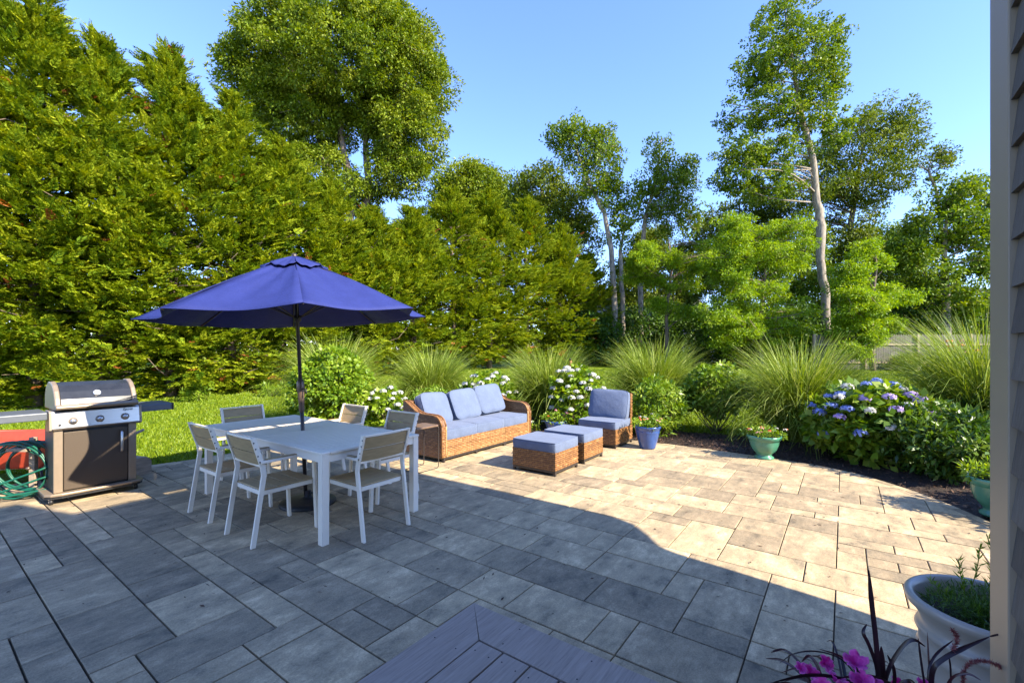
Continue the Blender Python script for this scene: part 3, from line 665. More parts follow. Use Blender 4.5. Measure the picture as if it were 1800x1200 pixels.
tree('poplar_tree', 'slender poplar with open crown, right one of the leaning pair', 'poplar', [W(1096, 640, Yq+.5)+(.17,), W(1094, 520, Yq+.5)+(.15,), W(1090, 440, Yq+.5)+(.12,), W(1098, 400, Yq+.5)+(.05,)],
     [blob(1095, 395, Yq, 26, 46), blob(1105, 350, Yq, 20, 25)], 30, .5, 70, .17, .13, M['poplar_leaf'], M['bark_pale'], start=.6, shell=.1)
tree('poplar_tree', 'feathery topped poplar standing right of the leaning pair', 'poplar', [W(1128, 640, Yq+1.5)+(.2,), W(1125, 480, Yq+1.5)+(.17,), W(1135, 380, Yq+1.5)+(.13,), W(1155, 310, Yq+1.5)+(.08,), W(1162, 245, Yq+1.5)+(.03,)],
     [blob(1158, 270, Yq+1.5, 26, 40), blob(1180, 330, Yq+1.5, 48, 42), blob(1205, 300, Yq+1.5, 26, 28), blob(1140, 350, Yq+1.5, 38, 46), blob(1190, 380, Yq+1.5, 45, 38)], 340, .32, 44, .15, .115, M['poplar_leaf'], M['bark_pale'], start=.5, shell=.1, flat=1.5, hang=-.4)
Yt = 26
tree('poplar_tree', 'very tall poplar with a pale crooked trunk, the tallest tree right of the patio', 'poplar', [W(1459, 668, Yt)+(.27,), W(1455, 590, Yt)+(.23,), W(1452, 520, Yt)+(.22,), W(1441, 455, Yt)+(.21,), W(1443, 400, Yt)+(.25,), W(1436, 340, Yt)+(.19,), W(1424, 260, Yt)+(.16,), W(1408, 200, Yt)+(.15,), W(1397, 130, Yt)+(.10,), W(1385, 60, Yt)+(.06,), W(1378, 5, Yt)+(.03,)],
     [blob(1375, 45, Yt, 62, 62), blob(1395, 120, Yt, 88, 62), blob(1455, 75, Yt, 40, 50), blob(1335, 130, Yt, 55, 36), blob(1330, 200, Yt, 70, 34), blob(1420, 200, Yt, 60, 50), blob(1310, 270, Yt, 60, 32), blob(1370, 270, Yt, 60, 42), blob(1300, 315, Yt, 52, 28), blob(1345, 330, Yt, 60, 28), blob(1465, 140, Yt, 28, 40), blob(1470, 230, Yt, 30, 40)],
     1000, .31, 46, .135, .11, M['poplar_leaf'], M['bark_pale'], limbs=55, start=.42, shell=.1)
Yq = 34
tree('oak_tree', 'broad dark oak spreading behind the tall crooked poplar', 'oak', [W(1500, 655, Yq)+(.3,), W(1500, 450, Yq)+(.26,), W(1495, 400, Yq)+(.2,), W(1510, 300, Yq)+(.1,), W(1520, 230, Yq)+(.05,)],
     [blob(1545, 215, Yq, 70, 42), blob(1500, 260, Yq, 80, 60), blob(1580, 280, Yq, 50, 40), blob(1530, 330, Yq, 75, 42), blob(1455, 300, Yq, 50, 60), blob(1400, 345, Yq, 90, 30), blob(1480, 400, Yq, 60, 50), blob(1590, 230, Yq, 32, 24)],
     330, .75, 120, .22, .10, M['dark_leaf'], M['bark_oak'], start=.5, shell=.15, limbs=40)
Yq = 38
tree('oak_tree', 'small dark oak showing between the leaning pair and the tall poplar', 'oak', [W(1300, 650, Yq)+(.25,), W(1300, 430, Yq)+(.18,), W(1300, 360, Yq)+(.06,)],
     [blob(1300, 372, Yq, 62, 38), blob(1255, 400, Yq, 50, 36), blob(1345, 400, Yq, 60, 40), blob(1230, 440, Yq, 50, 40)], 150, .8, 100, .25, .12, M['dark_leaf'], M['bark_oak'], shell=.15)
Yq = 31
tree('scraggly_tree', 'thin half dead tree with one small leafy top near the right edge', 'tree', [W(1650, 650, Yq)+(.2,), W(1660, 450, Yq)+(.16,), W(1646, 335, Yq)+(.10,), W(1632, 300, Yq)+(.07,), W(1615, 290, Yq)+(.03,)],
     [blob(1655, 280, Yq, 26, 26), blob(1645, 310, Yq, 14, 14)], 26, .45, 70, .17, .1, M['dark_leaf'], M['bark_pale'], start=.6, shell=.1)
Yq = 27
tree('broadleaf_tree', 'leafy green tree standing against the house corner board at right', 'tree', [W(1668, 660, Yq)+(.25,), W(1662, 500, Yq)+(.19,), W(1660, 440, Yq)+(.13,), W(1665, 350, Yq)+(.05,)],
     [blob(1700, 350, Yq, 60, 40), blob(1650, 400, Yq, 70, 40), blob(1720, 430, Yq, 60, 55), blob(1620, 470, Yq, 55, 50), blob(1690, 510, Yq, 80, 52), blob(1590, 440, Yq, 30, 26), blob(1790, 400, Yq, 60, 80)],
     330, .62, 110, .20, .11, M['poplar_leaf'], M['bark_pale'], shell=.2, limbs=40)
# mid-height trees that close the wood between the named ones
for px, Yw, blobs_, lb in ((1115, 37, [(1110, 500, 37, 45, 60), (1140, 440, 37, 40, 40)], 'between the leaning poplars'), (1215, 38, [(1215, 470, 38, 62, 55), (1180, 540, 38, 60, 50)], 'behind the feathery topped poplar'), (1300, 39, [(1290, 480, 39, 60, 60), (1350, 450, 39, 50, 50)], 'behind the biggest locust'),
                           (1410, 33, [(1405, 430, 33, 50, 55), (1430, 520, 33, 70, 60)], 'behind the tall poplar trunk, to its left'), (1500, 36, [(1490, 470, 36, 60, 50), (1530, 430, 36, 70, 45), (1510, 540, 36, 90, 60)], 'below the broad dark oak'), (1590, 33, [(1580, 470, 33, 50, 60), (1600, 540, 33, 60, 50)], 'left of the tree by the corner board')):
    tree('woodland_tree', 'mid green woodland tree ' + lb, 'tree', [W(px, 650, Yw)+(.2,), W(px, 520, Yw)+(.15,), W(px+4, 440, Yw)+(.06,)], [blob(*b) for b in blobs_], 210, .8, 100, .22, .11, M['dark_leaf'] if px % 2 else M['poplar_leaf'], M['bark_oak'], 'woodland trees behind the garden', shell=.15)
# locusts with bright layered foliage
def locust(label, px, Y, blobs, n):
    pads = []
    for bx, by, bY, rx, rz in blobs:
        for _ in range(max(4, int(rx*rz/230))):
            qx, qz = RNG.uniform(-1, 1, 2); pads.append((bx + qx*rx*.8*math.sqrt(max(0, 1-qz*qz*.6)), by + qz*rz*.85, bY + RNG.normal()*.5, rx*RNG.uniform(.25, .5), 9 + 9*RNG.random()))
    blobs = pads
    tree('locust_tree', label, 'locust tree', [W(px, 655, Y)+(.13,), W(px-4, 560, Y)+(.10,), W(px+6, 470, Y)+(.06,), W(px, 420, Y)+(.03,)], [blob(*b) for b in blobs], n, .36, 80, .14, .05, M['locust_leaf'], M['bark_brown'], 'bright green locust trees', flat=.5, hang=.3, shell=.0, start=.3)
locust('bright green locust tree with layered foliage, biggest, left of the tall poplar trunk', 1340, 24, [(1330, 425, 24, 92, 48), (1300, 490, 24, 85, 40), (1390, 490, 24, 62, 50), (1345, 560, 24, 100, 36), (1265, 540, 24, 50, 42), (1330, 600, 24, 90, 26)], 900)
locust('bright green locust tree right behind the leaning pair of poplars', 1175, 27, [(1165, 460, 27, 60, 30), (1140, 510, 27, 48, 30), (1210, 480, 27, 40, 34), (1190, 540, 27, 45, 22), (1130, 450, 27, 40, 26), (1220, 440, 27, 40, 26)], 430)
locust('bright green locust tree immediately right of the tall poplar trunk', 1535, 22, [(1530, 490, 22, 62, 36), (1545, 540, 22, 68, 34), (1495, 590, 22, 50, 36), (1525, 600, 22, 34, 30), (1520, 450, 22, 40, 20)], 560)
# understorey shrubs, one by one
def bush(name, label, x, y, rx, rz, n, per, L_, W_, mat, zc=None, group=None, flat=.7, stems=9, cat='shrub', hang=.2, shell=.45, cr=.3):
    zb = float(ground_z(x, y)); t = thing(name, label, cat, (x, y, zb), 0, group); zc = zc or rz
    st = MB(); C_ = pts_in([(0, 0, zc, rx, rx, rz)], n, shell); C_[:, 2] = np.maximum(C_[:, 2], .06)
    for i in range(min(n, stems*3)):
        st.tube(bent((RNG.normal()*rx*.08, RNG.normal()*rx*.08, 0), C_[i], .1, 4).tolist(), [.004+rx*.014, .003+rx*.010, .002+rx*.006, .002], 5)
    st.build('stems', M['bark_brown'], t, True); cl = Cloud()
    crown_leaves(cl, C_, RNG.uniform(.7, 1.3, n)*rx*cr, per, L_, W_, flat, hang=hang); cl.build('leaves', mat, t); return t
US = [(1070, 33, 2.4, 'under the leaning pair of poplars'), (1130, 31, 2.2, 'right of the leaning pair, below the white house'), (1215, 30, 1.9, 'below the pale garage'), (1275, 28, 2.1, 'below the biggest locust, left part'), (1340, 27, 2.1, 'below the biggest locust, right part'), (1405, 27, 2.2, 'left of the tall poplar trunk'), (1480, 27.5, 2.2, 'right of the tall poplar trunk'), (1530, 25.5, 1.5, 'touching the left end of the board fence'), (1610, 29, 2.7, 'behind the fence, left'), (1690, 30, 2.8, 'behind the fence, right'), (1780, 29, 3, 'behind the fence, mostly hidden by the house'), (1035, 29.5, 2.0, 'at the right foot of the hedge')]
for px, Yu, ru, lb in US:
    bush('understorey_shrub', 'dark green woodland shrub ' + lb, (px-900)/FPX*Yu, Yu, ru, ru*.85, 70, 95, .22, .12, M['under_leaf'], group='dark shrubs under the trees', cr=.34)
# far wood that closes the view
cl = Cloud(); k = 700; px_ = RNG.uniform(-300, 2100, k); yd = RNG.uniform(48, 66, k); top = 5.5 + 1.5*np.sin(px_*.013) + 1.2*np.sin(px_*.037 + 2)
Cc = np.c_[(px_-900)/FPX*yd, yd, RNG.random(k)**.8 * top]
crown_leaves(cl, Cc, np.full(k, 1.7), 70, .6, .4, .7); prop(cl.build('distant_woodland', M['dark_leaf']), 'far dark wood closing the view behind the garden trees', 'woodland', kind='stuff')
# ================================================================== GARDEN PLANTS
def maiden(label, x, y, H_, spread, n, wmul=1.0):
    zb = float(ground_z(x, y)); t = thing('maiden_grass', label, 'ornamental grass', (x, y, zb), 0, 'clumps of arching ornamental grass')
    seg = 9; a = RNG.uniform(0, 2*PI, n); r0 = RNG.random(n)**.5*.20*spread; ln = H_ * RNG.uniform(.75, 1.32, n)
    wd = RNG.uniform(.005, .0095, n) * wmul; s = np.linspace(0, 1, seg)
    th0 = np.abs(RNG.normal(0, .30, n)) * spread; bend = RNG.uniform(.25, 1.0, n) * (.75 + 2.0*th0) * 1.25 + RNG.random(n)**2.5 * 1.5
    th = th0[:, None] + bend[:, None] * s[None]**1.8; ds = ln[:, None] / (seg - 1)
    rr = r0[:, None] + np.c_[np.zeros(n), np.cumsum(np.sin((th[:, 1:]+th[:, :-1])/2)*ds, 1)]
    zz = np.c_[np.zeros(n), np.cumsum(np.cos((th[:, 1:]+th[:, :-1])/2)*ds, 1)]; zz = np.maximum(zz, .02*s[None])
    aa = a[:, None] + (RNG.normal(size=n)*.3)[:, None]*s[None]
    Pc = np.stack([np.cos(aa)*rr, np.sin(aa)*rr, zz], -1); fa = RNG.uniform(0, 2*PI, n)
    sd = np.stack([np.cos(fa), np.sin(fa), np.zeros(n)], 1)[:, None] * (wd[:, None] * (1 - .85*s[None]**2))[:, :, None]
    V = np.stack([Pc - sd, Pc + sd], 2).reshape(n, seg*2, 3); b = np.arange(seg-1)*2; q = np.stack([b, b+1, b+3, b+2], 1)
    F = (q[None] + (np.arange(n)*seg*2)[:, None, None]).reshape(-1, 4)
    mesh('blades', V.reshape(-1, 3), F, M['grass_plume'], t, tint=np.repeat(np.clip(RNG.normal(.5, .22, n), 0, 1), seg-1))
    cr = MB(); cr.lathe([(.0, .07), (.12*spread, .05), (.2*spread, -.02)], (0, 0, 0), 14); cr.build('crown_base', M['mulch'], t)
    return t
MG = [(588, 9.9, 1.62, 1.15, 'leftmost clump, behind the bright green bush'), (760, 11.2, 1.45, 1.12, 'second from left, behind the left end of the sofa'), (965, 10.0, 1.45, 1.05, 'between the sofa and the copper torch'), (1150, 10.2, 1.62, 1.12, 'behind the armless chair and blue flower pot'), (1408, 7.9, 1.55, 1.10, 'behind the jade urn, the fullest one'), (1735, 6.6, 1.85, .95, 'at the right by the house corner board')]
for px, Yg, hh, sp, lb in MG: maiden('arching yellow green maiden grass, ' + lb, (px-900)/FPX*Yg, Yg, hh, sp * RNG.uniform(.9, 1.1), 3000 if Yg > 9 else 3600, 1.0 + .06*(Yg-7))
def flowerheads(t, pts, r, mats, names, petals=46):
    """round heads of many small petals, each head a part"""
    for p, (m_, nm) in zip(pts, [mats[i % len(mats)] for i in range(len(pts))]):
        cl = Cloud(); d = rand_dirs(petals); d[:, 2] = np.abs(d[:, 2])*.9 - .15; rr = r * RNG.uniform(.8, 1.15)
        P = np.array(p) + d * rr * np.array([1, 1, .75]); tg = unit(np.cross(d, rand_dirs(petals)))
        V, F = leaves(P - tg*rr*.22, tg, d, rr*.46, rr*.46, -.05); cl.add(V, F, RNG.random(petals))
        V, F = leaves(P*1 - tg*rr*.1, np.cross(tg, d), d, rr*.4, rr*.4, -.05); cl.add(V, F, RNG.random(petals)); cl.build('flower_head', m_, t)
def hydrangea(label, x, y, rx, rz, nleaf, heads, hr, mats, leafm, L_=.11):
    t = bush('hydrangea_bush', label, x, y, rx, rz, nleaf, 30, L_, L_*.72, leafm, stems=10, cat='hydrangea', cr=.22, flat=.55, hang=.1)
    pts = []
    for k in range(heads):
        for _ in range(60):
            d = rand_dirs(1)[0]; d[1] = -abs(d[1]) * 1.0 if RNG.random() < .8 else d[1]; d[2] = abs(d[2])*.95 + (-.35 if RNG.random() < .4 else .05)
            d /= np.linalg.norm(d); p = np.array([0, 0, rz]) + d * np.array([rx, rx, rz]) * RNG.uniform(.98, 1.08)
            if all(np.linalg.norm(p - q) > hr*1.7 for q in pts): break
        pts.append(p)
    flowerheads(t, pts, hr, mats, None); return t
wb = [(M['white_bloom'], 'w')]
hydrangea('white hydrangea bush left of the sofa', (682-900)/FPX*8.7, 8.7, .42, .44, 70, 26, .062, wb, M['shrub_bright'])
hydrangea('white hydrangea bush rising behind the middle and right sofa cushions', (858-900)/FPX*9.5, 9.5, .58, .56, 90, 36, .065, wb, M['shrub_bright'])
hydrangea('white and pale blue hydrangea beside the copper torch', (1012-900)/FPX*9.2, 9.2, .56, .62, 110, 30, .072, [(M['white_bloom'], 'w'), (M['white_bloom'], 'w'), (M['white_bloom'], 'w')], M['shrub_bright'])
bH = [(M['blue_bloom'], 'b'), (M['violet_bloom'], 'v'), (M['blue_bloom'], 'b'), (M['white_bloom'], 'w'), (M['blue_bloom'], 'b'), (M['violet_bloom'], 'v')]
hydrangea('large hydrangea with blue, violet and white heads at the right edge of the patio', (1535-900)/FPX*6.45, 6.55, .74, .56, 150, 40, .080, bH, M['shrub_mid'], .13)
bush('bright_shrub', 'dense bright yellow green leafy bush behind the dining chairs', (583-900)/FPX*8.5, 8.5, .66, .80, 170, 60, .085, .055, M['shrub_bright'], cr=.22, shell=.5)
bush('euonymus_shrub', 'low yellowish shrub with small leaves behind the left sofa arm', (756-900)/FPX*9.4, 9.4, .42, .42, 60, 60, .06, .03, M['shrub_mid'], cr=.25)
bush('peony_bush', 'leafy green bush with narrow leaves right behind the blue flower pot', (1150-900)/FPX*8.4, 8.4, .50, .52, 90, 55, .10, .032, M['shrub_mid'], cr=.26, hang=-.1)
bush('lilac_shrub', 'small round lilac like shrub on bare stems in the mulch bed', (1258-900)/FPX*8.9, 8.9, .56, .50, 95, 48, .085, .06, M['shrub_mid'], zc=.82, cr=.24, stems=5)
bush('peony_bush', 'dark green leafy peony bush at the right edge beside the hydrangea', (1668-900)/FPX*5.7, 5.7, .66, .44, 130, 55, .11, .036, M['shrub_dark'], cr=.24, hang=0)
bush('peony_bush', 'dark green leafy bush between hydrangea and corner board, behind the peony', (1700-900)/FPX*6.6, 6.5, .62, .52, 100, 50, .10, .036, M['shrub_dark'], cr=.26)
bush('laurel_shrub', 'leafy shrub beyond the right edge that shades the patio kerb', 5.9, 3.5, .8, .62, 110, 50, .11, .05, M['shrub_dark'], cr=.26)
bush('daylily_clump', 'small yellow green daylily clump at the foot of the fence', (1596-900)/FPX*22, 22, .5, .35, 26, 60, .3, .04, M['grass_plume'], cr=.4, hang=-.5)
rs = bush('rose_bush', 'loose rose bush with red flowers in front of the fence', (1672-900)/FPX*19, 19, .7, .62, 36, 40, .11, .06, M['shrub_mid'], cr=.25)
flowerheads(rs, [(RNG.uniform(-.9, .7), RNG.uniform(-.7, -.2), RNG.uniform(1.0, 1.5)) for _ in range(9)], .10, [(M['pink_bloom'], 'p'), (M['red_bloom'], 'r')], None, 30)
wf = bush('white_flower_clump', 'low clump of white flowers in the mulch right of the sofa', (938-900)/FPX*9.05, 9.05, .20, .10, 18, 18, .05, .03, M['shrub_bright'])
flowerheads(wf, [(RNG.uniform(-.25, .3), RNG.uniform(-.2, .1), RNG.uniform(.08, .26)) for _ in range(10)], .05, wb, None, 24)
# edge plants at the foot of the hedge
for px, Yf, lb in ((345, 13.3, 'left'), (480, 14.2, 'right')):
    bush('fern_clump', 'low straggly fern at the foot of the hedge, the ' + lb + ' one of two', (px-900)/FPX*Yf, Yf, .3, .2, 16, 30, .16, .03, M['shrub_bright'], hang=-.4)
# ================================================================== FURNITURE
WH = M['white_metal']
# ---- dining table: centre, local x = U2 (short side), local y = A2 (long side)
tb = thing('dining_table', 'long white slatted aluminium dining table under the blue parasol', 'table', (-2.137, 4.70, 0), TH)
tw, tl, tz = 1.02, 2.30, .745
fr = MB(); e = .075
for sx in (-1, 1):
    fr.span((sx*tw/2, -tl/2, tz-.02), (sx*(tw/2-e), tl/2, tz))
    fr.span((sx*(tw/2-e)-sx*.001, sx*0 + (tl/2) , tz-.02), (0, tl/2-e, tz)) if False else None
for sy in (-1, 1): fr.span((-(tw/2-e)+.001, sy*tl/2, tz-.02), ((tw/2-e)-.001, sy*(tl/2-e), tz))
fr.build('top_frame', WH, tb, bevel=.003)
for part in range(2):
    y0, y1 = (-tl/2+e+.004, -.045) if part == 0 else (.045, tl/2-e-.004)
    sl_ = MB(); n_ = 15; wdt = (y1-y0)/n_
    for k in range(n_): sl_.span((-(tw/2-e)+.003, y0+k*wdt+.008, tz-.03), ((tw/2-e)-.003, y0+(k+1)*wdt-.008, tz-.003))
    sl_.build('top_slats', WH, tb)
ct = MB(); ct.span((-(tw/2-e)+.002, -.041, tz-.02), (-.03, .041, tz-.002)); ct.span((.03, -.041, tz-.02), ((tw/2-e)-.002, .041, tz-.002)); ct.span((-.029, -.041, tz-.02), (.029, -.03, tz-.002)); ct.span((-.029, .03, tz-.02), (.029, .041, tz-.002)); ct.build('centre_bar', WH, tb)
ap = MB()
for sx in (-1, 1): ap.span((sx*(tw/2-.012), -tl/2+.06, tz-.085), (sx*(tw/2-.035), tl/2-.06, tz-.021))
for sy in (-1, 1): ap.span((-tw/2+.06, sy*(tl/2-.012), tz-.085), (tw/2-.06, sy*(tl/2-.035), tz-.021))
ap.build('apron', WH, tb)
for sx in (-1, 1):
    for sy in (-1, 1):
        lg = MB(); lg.span((sx*(tw/2-.004), sy*(tl/2-.004), 0), (sx*(tw/2-.066), sy*(tl/2-.066), tz-.021)); lg.build('leg', WH, tb, bevel=.003)
# ---- dining chair: local +y is where it faces, origin midway between the rear feet on the ground
def make_chair(label):
    t = thing('dining_chair', label, 'chair', (0, 0, 0), 0, 'white framed slatted dining chairs'); hw = .235; d = .54
    for s in (-1, 1):
        rear = MB(); x = s*hw; w_, dd = .022, .038
        pts = [Vector((x, 0, 0)), Vector((x, .085, .56)), Vector((x, .075, .63)), Vector((x, .0, .87))]
        prof = []
        for k, p in enumerate(pts):
            prof.append((p.y - dd/2, p.z)); 
        prof2 = [(p.y + dd/2, p.z) for p in pts][::-1]
        rear.prism(prof + prof2, x - w_/2, x + w_/2, 'x'); rear.build('rear_leg', WH, t, bevel=.003)
        fl = MB(); fl.bar((x, d, 0), (x, d-.03, .655), .024, .038, (1, 0, 0)); fl.build('front_leg', WH, t, bevel=.003)
        ar = MB(); ar.span((x-.022, .055, .655), (x+.022, d+.01, .677)); ar.build('armrest', WH, t, bevel=.003)
        ap_ = MB(); ap_.span((x-.018, .10, .678), (x+.018, d-.03, .686)); ap_.build('armrest_pad', M['taupe'], t, bevel=.002)
    rl = MB()
    for s in (-1, 1): rl.span((s*(hw-.012), .085, .395), (s*(hw-.032), d-.035, .428))
    rl.span((-hw+.033, d-.06, .395), (hw-.033, d-.04, .428)); rl.span((-hw+.033, .07, .395), (hw-.033, .09, .428)); rl.build('seat_frame', WH, t, bevel=.002)
    for k in range(4):
        sl_ = MB(); y = .075 + k*.113; sl_.span((-hw+.013, y, .430), (hw-.013, y+.108, .443)); sl_.build('seat_slat', M['taupe'], t, bevel=.003)
    fr_ = MB(); fr_.span((-hw+.012, -.008, .852), (hw-.012, .012, .868)); fr_.build('back_rail', WH, t, bevel=.002)
    fr_ = MB(); fr_.bar((-hw+.012, .066, .635), (hw-.012, .066, .635), .014, .02); fr_.build('back_rail', WH, t, bevel=.002)
    for k in range(2):
        z0 = .643 + k*.105; y0 = .064 - (z0-.643)*.30; bs = MB(); V_ = []
        N_ = 9                                        # curved slat
        for j in range(N_):
            x = -hw+.013 + j*(2*hw-.026)/(N_-1); cv = -.018*(1-(x/(hw))**2)
            for (dz, th) in ((0, 0), (.099, 0), (.099, .012), (0, .012)): V_.append((x, y0 - dz*.30 + cv + th, z0+dz))
        F_ = [(0, 1, 2, 3), tuple(range((N_-1)*4, N_*4))[::-1]]
        for j in range(N_-1):
            for k2 in range(4): F_.append((j*4+k2, (j+1)*4+k2, (j+1)*4+(k2+1) % 4, j*4+(k2+1) % 4))
        bs.add(V_, F_); bs.build('back_slat', M['taupe'], t)
    bo = MB()
    for s in (-1, 1):
        for z in (.67, .72, .78, .83): bo.tube([(s*(hw+.0115), .057-(z-.643)*.30, z), (s*(hw+.014), .057-(z-.643)*.30, z)], .006, 8)
    bo.build('bolts', M['dark_metal'], t); return t
CH = [((-1.067, 3.885), TH, 'white dining chair with taupe slats at the near right table end'),
      ((-2.235, 3.725), TH - PI/2, 'dining chair with taupe slats on the near long side, by the nearest table corner'),
      ((-2.922, 4.252), TH - PI/2, 'white dining chair with taupe slats on the near long side, nearer the grill'),
      ((-3.36, 5.66), TH + PI, 'white dining chair at the far left table end, its back showing above the tabletop'),
      ((-2.00, 5.80), TH + PI/2, 'white dining chair on the far long side of the table, by the bright green bush'),
      ((-1.24, 5.19), TH + PI/2, 'white dining chair on the far long side of the table, nearest the sofa')]
proto = None
for (x, y), rz, lb in CH:
    if proto is None: c = proto = make_chair(lb)
    else: c = dup(proto); c['label'] = lb
    c.location = (x, y, 0); c.rotation_euler = (0, 0, rz)
# ---- parasol
ub = thing('parasol', 'large royal blue market parasol standing through the white dining table', 'parasol', (-2.11, 4.66, 0), 0)
lean = Vector((-.048, 0, 1)).normalized(); q_ = Vector((0, 0, 1)).rotation_difference(lean).to_matrix()
def UP(z, dx=0, dy=0): return lean * z + q_ @ Vector((dx, dy, 0))
pb = MB(); pb.tube([UP(.05), UP(1.14)], .019, 16); pb.tube([UP(1.24), UP(2.46)], .018, 16); pb.build('pole', M['dark_metal'], ub, True)
ck = MB(); P_ = [UP(z) for z in (.93, .96, 1.12, 1.18, 1.24, 1.27)]; ck.tube(P_, [.020, .026, .032, .040, .036, .020], 16); cko = ck.build('crank_housing', M['bronze'], ub, True)
hd = MB(); hd.tube([UP(1.17, .03, -.02), UP(1.17, .075, -.05), UP(1.12, .085, -.06)], .007, 8); hd.build('crank_handle', M['black'], cko, True)
RC = 1.34; zr = 1.90; zt_ = 2.50; a0 = R(-63); nr = 8
def cpt(th, s, lift=0):      # point of the canopy: th angle, s 0..1 from hub to rim
    sec = ((th - a0) % (2*PI/nr)) / (2*PI/nr); sc_ = math.sin(PI*sec)
    r = s * RC * (1 - .15*sc_*s**1.5); z = zt_ - (zt_-zr)*(s**1.12) - .045*sc_*math.sin(PI*min(1, s)) - .03*sc_*s + .010*math.sin(sec*17+s*6)*math.sin(PI*min(1, s))
    v = q_ @ Vector((r*math.cos(th), r*math.sin(th), 0)); return (v.x + lean.x*z, v.y, v.z + z*lean.z + lift)
def canopy(s0, s1, ns, per, lift, thick=.003):
    V_ = []; F_ = []
    for pn in range(nr):
        b0 = len(V_)
        for i in range(ns+1):
            s = s0 + (s1-s0)*i/ns
            for k in range(per+1):
                th = a0 + 2*PI*(pn + min(max(k/per, 1e-5), 1-1e-5))/nr; V_.append(cpt(th, s, lift))
        for i in range(ns):
            for k in range(per): F_.append((b0+i*(per+1)+k, b0+(i+1)*(per+1)+k, b0+(i+1)*(per+1)+k+1, b0+i*(per+1)+k+1))
    return V_, F_
V_, F_ = canopy(.13, 1.0, 14, 12, 0); cn = mesh('canopy', V_, F_, M['navy'], ub, True)
so_ = cn.modifiers.new('cloth', 'SOLIDIFY'); so_.thickness = .003
V_, F_ = canopy(.02, .235, 5, 12, .035); vt = mesh('vent', V_, F_, M['navy'], cn, True); so_ = vt.modifiers.new('cloth', 'SOLIDIFY'); so_.thickness = .003
hm = MB()
for k in range(96):
    a_, b_ = a0 + 2*PI*k/96, a0 + 2*PI*(k+1)/96; hm.tube([cpt(a_, 1.0), cpt(b_, 1.0)], .0045, 5, False)
hm.build('rim_hem', M['navy'], cn, True)
fi_ = MB(); fi_.tube([UP(2.50), UP(2.545), UP(2.56)], [.03, .026, .012], 12); fi_.build('finial', M['dark_metal'], ub, True)
hb = MB(); hb.tube([UP(1.86), UP(1.92)], .035, 14); hb.build('hub', M['dark_metal'], ub, True)
hb = MB(); hb.tube([UP(2.42), UP(2.48)], .034, 14); hb.build('hub', M['dark_metal'], ub, True)
for k in range(nr):
    th = a0 + 2*PI*k/nr; rb = MB(); rb.tube([cpt(th, s, -.014) for s in (.05, .3, .6, .995)], .007, 6); rbo = rb.build('rib', M['dark_metal'], ub, True)
    h0 = UP(1.90, .03*math.cos(th), .03*math.sin(th)); st_ = MB(); st_.tube([h0, cpt(th, .5, -.02)], .006, 6); st_.build('strut', M['dark_metal'], rbo, True)
tg = MB(); p = Vector(cpt(R(-128), .72, -.03)); tg.box(p, (.025, .002, .03)); tg.build('care_label', M['white_paint'], cn)
bs = MB(); bs.lathe([(0.0001, .13), (.028, .13), (.032, .075), (.06, .06), (.11, .058), (.22, .042), (.262, .03), (.272, .012), (.268, 0)], (.02, 0, 0), 48); bs.build('base', M['black'], ub, True)
kn = MB(); kn.tube([(.05, -.01, .11), (.09, -.02, .11)], [.008, .016], 8); kn.build('base_knob', M['black'], ub, True)
